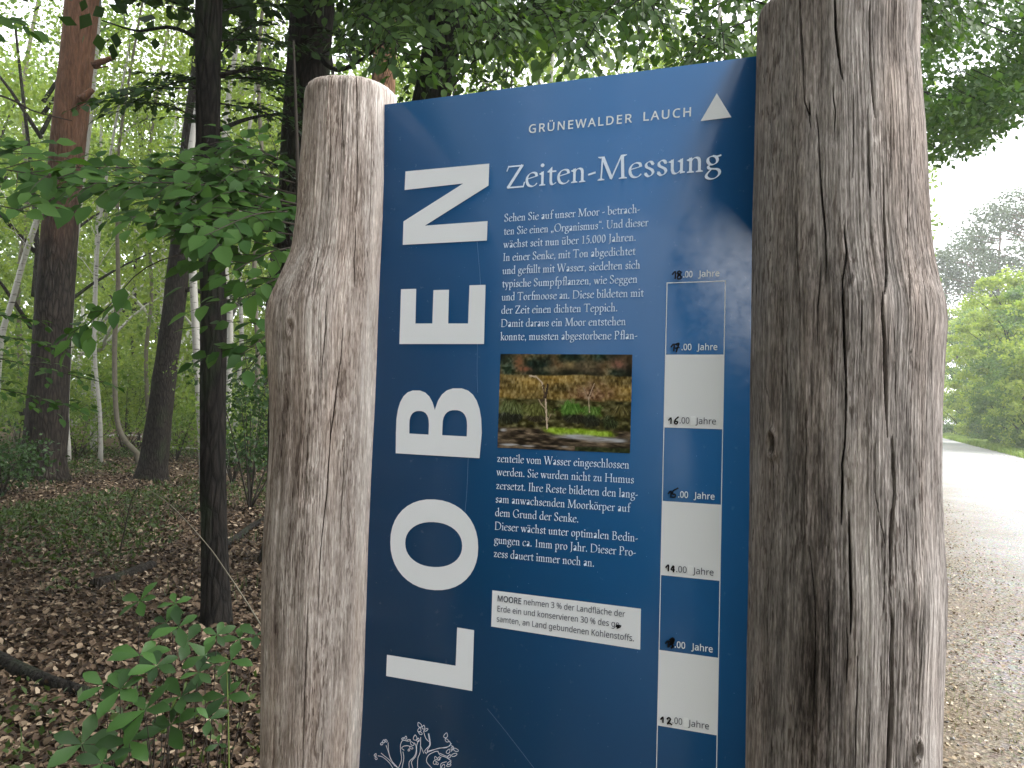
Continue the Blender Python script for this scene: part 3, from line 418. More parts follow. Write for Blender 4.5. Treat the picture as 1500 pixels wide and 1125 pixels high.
left_knots = [kn(LP, 497, 563, .012, .024, .003, -.13), kn(LP, 424, 478, .007, .011, .004, -.15), kn(LP, 452, 718, .016, .022, .003, -.09), kn(LP, 421, 590, .010, .02, .002, -.10), kn(LP, 463, 425, .007, .012, .002, -.08), kn(LP, 480, 252, .004, .006, .002, -.15), kn(LP, 478, 180, .002, .002, .003, -.3)]
def blob(A, Z, P, x, y, rx, rz, v):
    th, z = on_post(x, y, *P)
    R = np.interp(z, P[0], P[3])
    q = ((A - th) * R / rx) ** 2 + ((Z - z) / rz) ** 2
    w = fbm(np.stack([np.cos(A) * 9, np.sin(A) * 9, Z * 5 + x], -1), 4)
    return v * np.clip(1.5 * np.exp(-q) * (0.4 + 1.2 * w) - 0.25, 0, 1.0)
def right_stain(A, Z):
    s = blob(A, Z, RP, 1200, 800, .04, .20, -.17) + blob(A, Z, RP, 1190, 1060, .07, .18, -.17) + blob(A, Z, RP, 1215, 420, .05, .09, -.10) + blob(A, Z, RP, 1130, 720, .03, .2, -.06)
    s = s + blob(A, Z, RP, 1260, 780, .018, .12, .13) + blob(A, Z, RP, 1265, 980, .022, .16, .16) + blob(A, Z, RP, 1365, 1000, .02, .3, .12) + blob(A, Z, RP, 1255, 320, .012, .09, .14) + blob(A, Z, RP, 1240, 110, .06, .10, .07) + blob(A, Z, RP, 1318, 150, .012, .05, .16)
    s = s + blob(A, Z, RP, 1330, 960, .02, .07, -.12) + blob(A, Z, RP, 1310, 60, .04, .05, -.05) + blob(A, Z, RP, 1140, 20, .05, .03, -.09)
    return s
def left_stain(A, Z):
    s = blob(A, Z, LP, 420, 620, .05, .16, -.07) + blob(A, Z, LP, 430, 960, .06, .2, -.06) + blob(A, Z, LP, 452, 490, .008, .06, .16) + blob(A, Z, LP, 470, 130, .06, .02, -.06) + blob(A, Z, LP, 540, 200, .03, .1, .06)
    # the planed, smooth strip beside the board
    th, _ = on_post(528, 600, *LP)
    lim = th + 0.10 * (fbm(np.stack([Z * 3, Z * 0, Z * 0], -1), 3) - 0.5)
    return s * (A < lim) + 0.15 * np.clip((A - lim) * 14, 0, 1) * (np.abs(A - th) < 1.6)
W_STOPS_R = [(0.14, (0.028, 0.024, 0.021)), (0.34, (0.119, 0.104, 0.095)), (0.52, (0.246, 0.218, 0.201)), (0.7, (0.382, 0.343, 0.319)), (0.9, (0.596, 0.544, 0.503))]
W_STOPS_L = [(0.16, (0.072, 0.053, 0.045)), (0.34, (0.195, 0.158, 0.136)), (0.52, (0.351, 0.303, 0.272)), (0.7, (0.507, 0.455, 0.417)), (0.9, (0.675, 0.62, 0.573))]
fr = math.atan2(-ry_[8], -rx_[8]); fl_ = math.atan2(-ly_[8], -lx_[8])
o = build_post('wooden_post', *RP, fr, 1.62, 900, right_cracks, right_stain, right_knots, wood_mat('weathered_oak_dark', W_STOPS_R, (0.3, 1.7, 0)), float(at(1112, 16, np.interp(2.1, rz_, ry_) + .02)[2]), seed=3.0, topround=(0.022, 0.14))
tag(o, 'thick dark grey cracked wooden post beside the gravel road, taller than the board', 'post', 'wooden posts holding the board')
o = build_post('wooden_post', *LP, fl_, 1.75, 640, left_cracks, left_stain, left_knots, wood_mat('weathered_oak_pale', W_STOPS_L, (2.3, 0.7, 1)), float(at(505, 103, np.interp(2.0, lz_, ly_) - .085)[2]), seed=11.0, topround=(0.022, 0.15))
tag(o, 'pale rounded wooden post with a knobbly bulge, on the forest side of the blue board', 'post', 'wooden posts holding the board')

# ------------------------------------------------------------------ the information board
board = thing('information_board', 'tall blue information board with white German lettering between two wooden posts', 'sign', bpt(46, 0) * np.array([1, 1, 0]))
def board_mat(name, c, var=0.0, rough=0.16):
    m, t, p = nodes(name)
    n = noise(t, mapped(t, (5, 5, 5)), 1, 3)
    t.links.new(mix(t, n, tuple(x * (1 - var) for x in c[:3]), tuple(x * (1 + var) for x in c[:3])), p.inputs['Base Color'])
    d = noise(t, mapped(t, (60, 60, 60)), 1, 5, 0.7)
    t.links.new(ramp(t, d, [(0.3, (rough,) * 3), (0.75, (rough + 0.14,) * 3)]), p.inputs['Roughness'])
    p.inputs['Specular IOR Level'].default_value = 0.22
    bump(t, p, noise(t, mapped(t, (9, 9, 9)), 1, 2), 0.05, 0.01)
    return m
M_BLUE = board_mat('blue_print', lin(21, 69, 111), 0.05)
M_WHITE = board_mat('white_print', lin(226, 228, 233), 0.02)
M_LIGHT = board_mat('pale_blue_white_print', lin(222, 232, 250), 0.02)
M_GREYTXT = board_mat('dark_grey_print', lin(62, 66, 84), 0.02)
M_INK = plain('black_marker_ink', (0.004, 0.004, 0.005), 0.6, 0.15)
M_EDGE = plain('panel_edge', lin(190, 200, 205), 0.4)
def slab(name, uv, w0, w1, mat, edge=None, parent=board):
    """flat convex outline in board units, front at w0 back at w1 (m, negative = towards the viewer)"""
    n = len(uv)
    V = [bpt(u, v, w0) for u, v in uv] + [bpt(u, v, w1) for u, v in uv]
    i = np.arange(n); j = (i + 1) % n
    Fs = [i[None, :], (n + i[::-1])[None, :], np.stack([j, i, n + i, n + j], -1)]
    mid = [0, 0] + [1 if edge else 0] * n
    if n == 4: Fs = [np.concatenate([Fs[0], Fs[1], Fs[2]])]
    return mk(name, V, Fs, None, parent, False, [mat] + ([edge] if edge else []), mid)
UL, UR, VT, VB = -232.0, 352.0, -394.1, 1010.0
tl = board_uv(565, 153); tr_ = board_uv(1106, 82.5)
sl_ = (tr_[1] - tl[1]) / (tr_[0] - tl[0])
slab('panel', [(UL, tl[1] + sl_ * (UL - tl[0])), (UR, tl[1] + sl_ * (UR - tl[0])), (UR, VB), (UL, VB)], 0.0, 0.008, M_BLUE, M_EDGE)

# lettering -------------------------------------------------------------
def tri_union(polys, holes=()):
    """triangles of the union of polygons minus holes (2-D)"""
    V, F = [], []
    for p in list(polys) + list(holes):
        F.append(list(range(len(V), len(V) + len(p)))); V += [Vector((float(a), float(b))) for a, b in p]
    ho = set(range(len(polys), len(F)))
    ov, _, of, _, _, orig = delaunay_2d_cdt(V, [], F, 1, 1e-4)
    T = [f for f, q in zip(of, orig) if q and not (set(q) & ho)]
    out = []
    for f in T:
        for k in range(1, len(f) - 1): out.append((f[0], f[k], f[k + 1]))
    return np.array([(v.x, v.y) for v in ov]), np.array(out, dtype=int).reshape(-1, 3)
def grow(p, d):
    """offset a closed outline outwards by d"""
    p = np.asarray(p, float)
    if d == 0: return p
    e = np.roll(p, -1, 0) - p; e = e / (np.linalg.norm(e, axis=1, keepdims=True) + 1e-9)
    n1 = np.stack([e[:, 1], -e[:, 0]], 1); n0 = np.roll(n1, 1, 0)
    m = n0 + n1; m = m / (np.linalg.norm(m, axis=1, keepdims=True) + 1e-9)
    k = np.clip((m * n1).sum(1), 0.5, 1)[:, None]
    return p + m * d / k
def area(p): x, y = np.asarray(p, float).T; return 0.5 * np.sum(x * np.roll(y, -1) - y * np.roll(x, -1))
_gc = {}
def sans(ch, bold=0):
    if (ch, bold) not in _gc:
        adv, cs = SANS[ch]
        P = [np.array(c, float).reshape(-1, 2) for c in cs]
        ars = [area(p) for p in P]
        outer_sign = np.sign(max(ars, key=abs)) if ars else 1
        po, ho = [], []
        for p, a in zip(P, ars):
            isout = np.sign(a) == outer_sign
            if a < 0: p = p[::-1]
            (po if isout else ho).append(grow(p, bold if isout else -bold))
        _gc[(ch, bold)] = (adv + bold * 0.8, tri_union(po, ho) if P else None)
    return _gc[(ch, bold)]
def ell(cx, cy, r, n=12, ry=None):
    a = np.linspace(0, 2 * np.pi, n, endpoint=False); return np.stack([cx + r * np.cos(a), cy + (ry or r) * np.sin(a)], 1)
def ribbon(pts, nib=(74, 20, 25), smooth=True, n=None, wf=1.0):
    p = np.asarray(pts, float)
    if smooth and len(p) > 2: p = resample(p, n or (len(p) - 1) * 3 + 1)
    T = np.gradient(p, axis=0); T = T / (np.linalg.norm(T, axis=1, keepdims=True) + 1e-9)
    W, t, a = nib; a = math.radians(a)
    w = np.sqrt((W * np.abs(T[:, 0] * math.sin(a) - T[:, 1] * math.cos(a))) ** 2 + t * t) * wf * 0.5
    N = np.stack([-T[:, 1], T[:, 0]], 1)
    L, R = p + N * w[:, None], p - N * w[:, None]
    return [np.array([R[i], R[i + 1], L[i + 1], L[i]]) for i in range(len(p) - 1)]
def C(*p): return ribbon(p)
def Lw(a, b, w):
    a, b = np.array(a, float), np.array(b, float); d = (b - a) / np.linalg.norm(b - a); n = np.array([-d[1], d[0]]) * w / 2
    return [np.array([a - n, b - n, b + n, a + n])]
SW = 68
def ST(x, y0, y1): return [np.array([(x - SW / 2, y0), (x + SW / 2, y0), (x + SW / 2, y1), (x - SW / 2, y1)])]
def FT(x, y=0, l=85, r=85, up=1): 
    return [np.array([(x - l, y), (x + r, y), (x + r, y + 22 * up), (x + 38, y + 48 * up), (x - 38, y + 48 * up), (x - l, y + 22 * up)][::1 if up > 0 else -1])]
def FL(x, y): return [np.array([(x - 95, y - 48), (x - 90, y - 66), (x - SW / 2, y - 90), (x + SW / 2, y - 70), (x + SW / 2, y + 14)])]
def DOT(x, y, r=50): return [ell(x, y, r)]
BOWLR = [(95, 300), (150, 370), (230, 395), (315, 350), (358, 240), (345, 110), (280, 25), (190, -2), (95, 40)]
def up_h(x): return C((x, 285), (x + 55, 360), (x + 135, 385), (x + 200, 345), (x + 215, 255)) + ST(x + 215, 15, 262)
G = {
 'a': (365, C((62, 310), (110, 375), (185, 385), (245, 345), (255, 255)) + ST(258, 60, 265) + C((258, 70), (275, 14), (340, 38)) + ribbon([(255, 225), (160, 200), (85, 145), (75, 75), (120, 12), (190, 18), (255, 85)], (66, 16, 25))),
 'b': (435, ST(95, 25, 690) + FL(95, 690) + C(*BOWLR)),
 'c': (375, C((318, 310), (275, 380), (200, 388), (115, 345), (62, 245), (62, 140), (110, 45), (195, 5), (275, 18), (338, 80))),
 'd': (440, C((335, 345), (260, 388), (160, 375), (82, 290), (66, 170), (108, 55), (190, 8), (270, 30), (335, 90)) + ST(338, 50, 690) + FL(338, 690) + [np.array([(300, 60), (300, 0), (420, 18), (420, 40), (376, 60)])]),
 'e': (388, Lw((70, 222), (345, 285), 24) + C((335, 275), (312, 360), (225, 390), (130, 355), (68, 260), (66, 140), (115, 42), (200, 5), (285, 22), (350, 85))),
 'f': (275, C((335, 655), (275, 702), (205, 670), (165, 590), (158, 480)) + ST(158, 15, 500) + FT(158) + Lw((45, 378), (295, 378), 42)),
 'g': (410, C((195, 385), (105, 350), (80, 265), (120, 185), (200, 160), (285, 200), (308, 285), (265, 360), (195, 385)) + Lw((270, 352), (400, 388), 44) + C((150, 172), (95, 120), (120, 65), (215, 48), (310, 30), (362, -30), (345, -120), (255, -195), (140, -205), (55, -155), (60, -80), (140, 15), (190, 50))),
 'h': (440, ST(105, 15, 690) + FL(105, 690) + FT(105) + up_h(105) + FT(320)),
 'i': (215, ST(110, 15, 390) + FL(110, 390) + FT(110) + DOT(105, 570, 52)),
 'k': (410, ST(105, 15, 690) + FL(105, 690) + FT(105) + Lw((120, 190), (300, 375), 34) + Lw((185, 250), (345, 20), 78) + FT(310, 392, 75, 65, -1) + FT(360, 0, 70, 65)),
 'l': (212, ST(108, 15, 690) + FL(108, 690) + FT(108)),
 'm': (660, ST(105, 15, 390) + FL(105, 390) + FT(105) + up_h(105) + FT(320) + up_h(320) + FT(535)),
 'n': (440, ST(105, 15, 390) + FL(105, 390) + FT(105) + up_h(105) + FT(320)),
 'o': (415, C((205, 390), (110, 345), (66, 235), (75, 120), (125, 35), (205, 5), (300, 50), (346, 160), (335, 275), (285, 360), (205, 390))),
 'p': (440, ST(100, -235, 390) + FL(100, 390) + FT(100, -250) + C(*BOWLR)),
 'r': (315, ST(105, 15, 390) + FL(105, 390) + FT(105, 0, 85, 100) + C((105, 280), (160, 355), (225, 388), (285, 362)) + DOT(270, 358, 38)),
 's': (320, C((262, 305), (215, 378), (145, 385), (85, 330), (95, 255), (165, 210), (235, 160), (258, 90), (210, 18), (130, 5), (62, 88)) + Lw((262, 375), (265, 290), 22) + Lw((62, 20), (58, 105), 22)),
 't': (280, ST(128, 85, 400) + C((128, 100), (148, 28), (205, 10), (275, 55)) + Lw((35, 372), (275, 372), 42) + [np.array([(30, 372), (166, 372), (166, 500), (150, 500)])]),
 'u': (440, ST(98, 105, 385) + FL(98, 385) + C((98, 115), (125, 35), (190, 12), (260, 45), (325, 110)) + ST(325, 50, 385) + FL(325, 385) + [np.array([(288, 60), (288, 0), (408, 18), (408, 40), (363, 60)])]),
 'v': (400, Lw((70, 385), (205, 5), 78) + Lw((205, 5), (340, 385), 36) + FT(70, 392, 65, 75, -1) + FT(335, 392, 70, 55, -1)),
 'w': (600, Lw((70, 385), (190, 5), 78) + Lw((190, 5), (295, 330), 36) + Lw((280, 385), (405, 5), 78) + Lw((405, 5), (535, 385), 36) + FT(70, 392, 65, 75, -1) + FT(285, 392, 65, 65, -1) + FT(530, 392, 70, 55, -1)),
 'y': (400, Lw((70, 385), (215, 5), 78) + Lw((340, 385), (160, -170), 38) + C((165, -155), (130, -215), (60, -215)) + FT(70, 392, 65, 75, -1) + FT(335, 392, 70, 55, -1)),
 'z': (375, Lw((60, 372), (320, 372), 42) + Lw((305, 380), (75, 20), 66) + Lw((60, 22), (330, 22), 44) + Lw((62, 380), (52, 280), 26) + Lw((322, 10), (345, 120), 26)),
 'S': (440, C((340, 520), (295, 620), (215, 650), (125, 615), (82, 530), (115, 430), (215, 350), (320, 270), (358, 165), (310, 50), (215, 5), (120, 25), (66, 140)) + Lw((340, 640), (345, 500), 24) + Lw((62, 10), (58, 160), 24)),
 'M': (800, Lw((140, 640), (110, 10), 40) + Lw((145, 640), (385, 30), 84) + Lw((375, 10), (640, 645), 38) + Lw((655, 645), (680, 10), 82) + FT(108, 0, 90, 90) + FT(682, 0, 105, 105) + FT(120, 650, 95, 30, -1) + FT(680, 650, 30, 95, -1)),
 'O': (700, C((350, 645), (190, 590), (82, 430), (78, 240), (180, 60), (345, 5), (510, 60), (618, 220), (622, 410), (520, 590), (350, 645))),
 'U': (660, ST(135, 200, 635) + C((135, 215), (165, 70), (290, 8), (430, 30), (520, 120), (535, 250)) + Lw((535, 235), (535, 635), 40) + FT(135, 650, 95, 95, -1) + FT(535, 650, 90, 90, -1)),
 'I': (290, ST(145, 15, 635) + FT(145, 0, 95, 95) + FT(145, 650, 95, 95, -1)),
 'J': (280, ST(150, 20, 635) + C((150, 60), (125, -80), (20, -150)) + FT(150, 650, 95, 95, -1)),
 'T': (600, ST(300, 15, 630) + FT(300, 0, 105, 105) + Lw((40, 628), (560, 628), 46) + Lw((45, 650), (35, 520), 28) + Lw((555, 650), (565, 520), 28)),
 'W': (860, Lw((80, 640), (255, 5), 84) + Lw((250, 5), (440, 620), 40) + Lw((400, 640), (600, 5), 84) + Lw((595, 5), (785, 640), 40) + FT(75, 650, 85, 95, -1) + FT(410, 650, 85, 85, -1) + FT(780, 650, 80, 70, -1)),
 'D': (700, ST(125, 15, 635) + C((60, 628), (240, 632), (430, 600), (570, 490), (612, 340), (575, 170), (450, 50), (270, 15), (60, 18))),
 'P': (500, ST(125, 15, 635) + FT(125, 0, 95, 105) + C((50, 620), (220, 636), (350, 610), (412, 500), (375, 370), (270, 310), (150, 325))),
 'H': (720, ST(130, 15, 635) + ST(590, 15, 635) + FT(130, 0, 95, 95) + FT(130, 650, 95, 95, -1) + FT(590, 0, 95, 95) + FT(590, 650, 95, 95, -1) + Lw((130, 335), (590, 335), 38)),
 'R': (575, ST(125, 15, 635) + FT(125, 0, 95, 95) + C((50, 620), (220, 636), (345, 610), (400, 500), (365, 385), (270, 330), (150, 335)) + Lw((265, 340), (500, 20), 84) + FT(530, 0, 70, 45)),
 'G': (660, C((545, 510), (470, 615), (340, 645), (180, 580), (82, 420), (82, 230), (175, 70), (330, 8), (460, 30), (548, 80)) + ST(545, 55, 270) + FT(545, 285, 100, 85, -1) + Lw((550, 640), (552, 490), 26)),
 'B': (540, ST(125, 15, 635) + C((50, 622), (210, 636), (335, 605), (375, 500), (325, 390), (220, 350), (140, 350)) + C((150, 352), (290, 345), (410, 295), (448, 180), (390, 60), (270, 15), (50, 20))),
 'Z': (560, Lw((75, 622), (510, 622), 40) + Lw((485, 640), (80, 15), 78) + Lw((65, 22), (525, 22), 44) + Lw((95, 645), (40, 490), 30) + Lw((520, 2), (555, 150), 30)),
 '1': (380, ST(200, 15, 600) + FT(200, 0, 95, 95) + [np.array([(80, 520), (162, 545), (238, 630), (205, 630)])]),
 '5': (400, C((110, 340), (200, 385), (300, 345), (338, 220), (285, 80), (180, 8), (60, 30)) + Lw((118, 345), (148, 615), 34) + Lw((135, 600), (330, 605), 62)),
 '0': (415, C((205, 610), (115, 545), (76, 380), (80, 210), (135, 50), (205, 10), (295, 75), (335, 240), (332, 410), (285, 560), (205, 610))),
 '.': (195, DOT(95, 42, 50)), ',': (195, DOT(95, 42, 48) + [np.array([(60, 20), (128, 10), (95, -95), (62, -120)])]),
 '-': (270, Lw((35, 185), (235, 235), 50)), ' ': (215, []),
 '\u201e': (330, DOT(90, 42, 44) + [np.array([(58, 20), (122, 10), (92, -90), (62, -115)])] + DOT(235, 42, 44) + [np.array([(203, 20), (267, 10), (237, -90), (207, -115)])]),
 '\u201c': (310, DOT(90, 530, 42) + [np.array([(60, 545), (62, 590), (135, 670), (118, 560)])] + DOT(225, 530, 42) + [np.array([(195, 545), (197, 590), (270, 670), (253, 560)])]),
}
for ch, b, x in (('\u00e4', 'a', 165), ('\u00f6', 'o', 205), ('\u00fc', 'u', 210)):
    G[ch] = (G[b][0], G[b][1] + DOT(x - 80, 545, 42) + DOT(x + 80, 545, 42))
_sc = {}
def serif(ch, bold=0):
    if ch not in _sc:
        adv, polys = G[ch]
        polys = [p if area(p) > 0 else p[::-1] for p in polys]
        _sc[ch] = (adv, tri_union(polys) if polys else None)
    return _sc[ch]
WT = -0.0008                                  # prints lie a hair in front of the panel
def set_text(acc, txt, font, em, p0, p1, track=0.0, bold=0, w=WT):
    """a line from board point p0 (baseline start) to p1 (baseline end of the last letter); em = board units per 1000"""
    gl = [font(c, bold) for c in txt]
    tot = sum(g[0] for g in gl) + track * (len(gl) - 1)
    p0, p1 = np.array(p0), np.array(p1)
    L = np.linalg.norm(p1 - p0); d = (p1 - p0) / L; n = np.array([d[1], -d[0]])     # up on the board = -v
    sx, x = L / tot, 0.0
    for adv, t in gl:
        if t is not None:
            xy, F = t
            q = p0 + ((x + xy[:, :1]) * sx) * d + (xy[:, 1:] * em / 1000.0) * n
            acc.add(np.stack([bpt(a, b, w) for a, b in q]), F[:, ::-1])
        x += adv + track
def poly_print(name, polys, mat, holes=(), w=WT, parent=board):
    xy, F = tri_union(polys, holes)
    return mk(name, [bpt(a, b, w) for a, b in xy], F[:, ::-1], mat, parent)
P_ = lambda *pts: [board_uv(x, y) for x, y in pts]
ccw = lambda p: p if area(p) > 0 else p[::-1]
lob = Acc()
def letter(polys, holes=()):
    xy, F = tri_union([ccw(np.array(p)) for p in polys], [ccw(np.array(h)) for h in holes])
    lob.add([bpt(a, b, WT) for a, b in xy], F[:, ::-1])
letter([P_((594.2, 251.3), (717, 239.8), (715.9, 272), (622.7, 330.7), (714.5, 324), (713.5, 352.5), (590.3, 358.8), (591.3, 324.5), (678.7, 269), (593, 278.5))])
letter([P_((585.3, 504), (587.7, 423.7), (610, 423.2), (608.8, 473.9), (633.6, 473.9), (635.2, 425), (658, 424.5), (656.8, 473.9), (685.9, 473.9), (688, 418), (711.5, 417.3), (709.3, 504))])
def lobe(x0, x1, yb, yt, n=14, e=2.5):
    """an arch standing on yb between x0 and x1 with its top at yt (photo px)"""
    a = np.linspace(0, np.pi, n); cx, rx = (x0 + x1) / 2, (x1 - x0) / 2
    return [(cx - rx * np.sign(np.cos(t)) * abs(np.cos(t)) ** (2 / e), yb + (yt - yb) * abs(np.sin(t)) ** (2 / e)) for t in a]
letter([P_((580, 664), *lobe(580.3, 640, 634, 571.7), (639, 667.5)), P_((634, 667.2), *lobe(634.5, 706, 634, 568.6), (702.7, 671.2))],
       [P_((600, 635), *lobe(600, 628.6, 622, 602), (628, 636.6)), P_((648, 637.4), *lobe(648.5, 684.5, 624, 600.8), (684, 639.3))])
def oval(cx, cy, rx, ry, sh, n=40, e=2.15):
    a = np.linspace(0, 2 * np.pi, n, endpoint=False)
    f = lambda q: np.sign(q) * np.abs(q) ** (2 / e)
    return [(cx + rx * f(math.cos(t)), cy + ry * f(math.sin(t)) + sh * rx * f(math.cos(t))) for t in a]
letter([P_(*oval(636.4, 797.9, 64.4, 66.4, 0.06))], [P_(*oval(635.6, 797.6, 41.7, 32.9, 0.05))])
letter([P_((566, 990), (567.2, 958.9), (667.7, 974.9), (670, 918.9), (694.7, 922.9), (692, 1012))])
lob.build('large_lettering', M_WHITE, board)
# headings
a_ = Acc()
set_text(a_, 'GR\u00dcNEWALDER', sans, 11.0, board_uv(774, 195.3), board_uv(926, 179.5), 170, 18)
set_text(a_, 'LAUCH', sans, 11.0, board_uv(941, 177.5), board_uv(1014, 170.2), 170, 18)
a_.build('place_name_lettering', M_WHITE, board)
poly_print('triangle_symbol', [ccw(np.array(P_((1050, 137), (1071.5, 172), (1026.5, 177.5))))], M_WHITE)
a_ = Acc(); set_text(a_, 'Zeiten-Messung', serif, 47.0, board_uv(740, 276.8), board_uv(1057, 249.2))
a_.build('headline', M_LIGHT, board)
# body text
a_ = Acc()
def block(lines, y0, y1, xl0, xl1):
    v0, v1 = board_uv(xl0, y0), board_uv(xl1, y1); n = len(lines) - 1
    for i, (t, xe) in enumerate(lines):
        s = v0 + (v1 - v0) * i / n
        py = y0 + (y1 - y0) * i / n
        # the end of the line: same height on the board, column xe in the photo
        lo = np.array([-30.0, s[1]]); e = board_uv(xe, py - 6)
        e = board_uv(xe, py - (e[1] - s[1]) * 0.0)
        for _ in range(3):
            # slide along the board's horizontal until the photo column fits
            q = W2C.T @ (bpt(e[0], s[1]) - CAMP); e[0] += (xe - (q[0] / q[2] * FPX + 750)) * 0.9
        set_text(a_, t, serif, 15.9, (s[0], s[1]), (e[0], s[1]))
block([('Sehen Sie auf unser Moor - betrach-', 938), ('ten Sie einen \u201eOrganismus\u201c. Und dieser', 950), ('w\u00e4chst seit nun \u00fcber 15.000 Jahren.', 932), ('In einer Senke, mit Ton abgedichtet', 931), ('und gef\u00fcllt mit Wasser, siedelten sich', 938), ('typische Sumpfpflanzen, wie Seggen', 934), ('und Torfmoose an. Diese bildeten mit', 943), ('der Zeit einen dichten Teppich.', 905), ('Damit daraus ein Moor entstehen', 917), ('konnte, mussten abgestorbene Pflan-', 934)], 325, 498.5, 738.5, 733)
a_.build('body_text', M_LIGHT, board); a_ = Acc()
block([('zenteile vom Wasser eingeschlossen', 922), ('werden. Sie wurden nicht zu Humus', 929), ('zersetzt. Ihre Reste bildeten den lang-', 935), ('sam anwachsenden Moork\u00f6rper auf', 923), ('dem Grund der Senke.', 848), ('Dieser w\u00e4chst unter optimalen Bedin-', 935), ('gungen ca. 1mm pro Jahr. Dieser Pro-', 932), ('zess dauert immer noch an.', 871)], 676.5, 815.5, 728, 723)
a_.build('body_text', M_LIGHT, board)
# fact box
fb = poly_print('fact_box', [ccw(np.array(P_((721.5, 864.5), (939, 891.5), (938, 951.5), (719.8, 917.5))))], M_WHITE)
a_ = Acc()
set_text(a_, 'MOORE', sans, 7.3, board_uv(728.7, 880.2), board_uv(764.5, 884.8), 0, 26, WT * 2)
set_text(a_, 'nehmen 3 % der Landfl\u00e4che der', sans, 7.3, board_uv(767, 885), board_uv(916, 903.6), 0, 0, WT * 2)
set_text(a_, 'Erde ein und konservieren 30 % des ge-', sans, 7.3, board_uv(728.3, 895.2), board_uv(911, 919.2), 0, 0, WT * 2)
set_text(a_, 'samten, an Land gebundenen Kohlenstoffs.', sans, 7.3, board_uv(727.6, 910), board_uv(929.5, 939.2), 0, 0, WT * 2)
a_.build('fact_text', M_GREYTXT, fb)
def strokes(acc, lines, wpx, w=WT * 3, smooth=True):
    for ln in lines:
        p = np.array([board_uv(x, y) for x, y in ln])
        for q in ribbon(p, (0, wpx * 0.887, 0), smooth and len(ln) > 2):
            acc.add([bpt(a, b, w) for a, b in (q if area(q) > 0 else q[::-1])], np.array([[3, 2, 1, 0]]))
a_ = Acc(); strokes(a_, [[(902, 917), (908, 918.5), (903, 915.5), (910, 917), (904, 920), (909, 915)]], 1.6); a_.build('pen_correction', M_INK, fb)
# time scale
rowv = lambda k: -125.9 + 87.96 * k
cl, cr_ = 197.2, 266.8
sc_ = Acc(); M_FILM = plain('cover_film', lin(236, 238, 242), 0.35)
def quad(acc, u0, v0, u1, v1, w=WT): acc.add([bpt(u0, v0, w), bpt(u0, v1, w), bpt(u1, v1, w), bpt(u1, v0, w)], np.array([[0, 1, 2, 3]]))
for k in (1, 3, 5): quad(sc_, cl, rowv(k), cr_, rowv(k + 1))
for k in (0, 2, 4, 6):
    e = rowv(k + 1)
    quad(sc_, cl, rowv(k), cl + 1.0, e); quad(sc_, cr_ - 1.0, rowv(k), cr_, e)
quad(sc_, cl + 1.0, rowv(0), cr_ - 1.0, rowv(0) + 1.0)
quad(sc_, cl, rowv(7), cr_, rowv(8)); 
sc_.build('time_scale', M_WHITE, board)
for k, (x0, x1, x2, x3) in enumerate([(1000.5, 1015, 1024, 1054.5), (998, 1013.5, 1022, 1051.5), (995, 1010.5, 1019.8, 1049.5), (993, 1008.5, 1017.5, 1047.5), (990, 1006.5, 1016, 1046), (988, 1004.5, 1014, 1045), (984.5, 1000, 1009, 1039.5)]):
    v = rowv(k) - 5.4
    py = [408, 514, 621, 730, 838, 946, 1059][k]
    U_ = lambda x: board_uv(x, py)[0]
    dark = k in (2, 4, 6)
    tx = Acc(); t_, b_ = (tx, 0) if dark else (tx, 22)
    if not dark:
        set_text(t_, '.00', sans, 7.4, (U_(x0), v), (U_(x1), v), 0, b_, WT * 2); set_text(t_, 'Jahre', sans, 7.4, (U_(x2), v), (U_(x3), v), 0, b_, WT * 2)
    else:
        set_text(t_, '.00', sans, 7.4, (U_(x0), v), (U_(x1), v), 0, b_, WT * 2); set_text(t_, 'Jahre', sans, 7.4, (U_(x2), v), (U_(x3), v), 0, b_, WT * 2)
        patch = Acc(); quad(patch, U_(x1) + 0.8, v - 9.0, U_(x2) - 0.6, v + 1.6, WT * 1.6); patch.build('cover_sticker', M_FILM, board)
    tx.build('year_lettering', M_GREYTXT if dark else M_WHITE, board)
def number(lines, w): ink = Acc(); strokes(ink, lines, w); ink.build('marker_number', M_INK, board)
one = lambda x, y, h: [(x, y - h * 0.55), (x + h * 0.42, y - h), (x + h * 0.40, y)]
number([one(985, 409, 11), [(999, 400), (995, 397.5), (992.5, 401), (997, 404), (998, 408), (993.5, 409), (993, 405), (998.5, 399.5)], [(994, 400), (999, 407)], [(993, 406), (998, 401)]], 2.0)
number([one(983, 515, 11), [(989, 505), (995, 503), (993, 509), (991, 516)], [(989, 510.5), (996, 509)], [(990, 504.5), (995, 506.5)]], 2.0)
number([one(979.5, 621, 9), [(994.5, 610.5), (989.5, 615), (988.5, 620), (991.5, 621), (993, 618), (989.5, 617)]], 1.9)
number([one(979, 729, 10), [(986, 719), (985.5, 723.5), (989.5, 724), (989, 728), (984.5, 728)], [(986, 719), (994, 714.5)]], 2.0)
number([one(975.5, 836.5, 9.5), [(987, 828), (983.5, 834), (989, 834.5)], [(987.5, 829), (986.8, 838)]], 2.0)
number([one(975, 948, 10), [(981, 937), (986, 934), (988, 938), (983, 942), (987, 946), (983, 949)], [(979, 940), (988, 937)], [(981, 944), (988, 941)], [(983, 935), (986, 948)], [(986, 935), (980, 947)]], 2.2)
number([one(968, 1058, 8.5), [(977, 1053), (980, 1050.5), (982.5, 1053), (979, 1058), (977.5, 1059.5), (981, 1058.5), (985, 1061)]], 2.0)
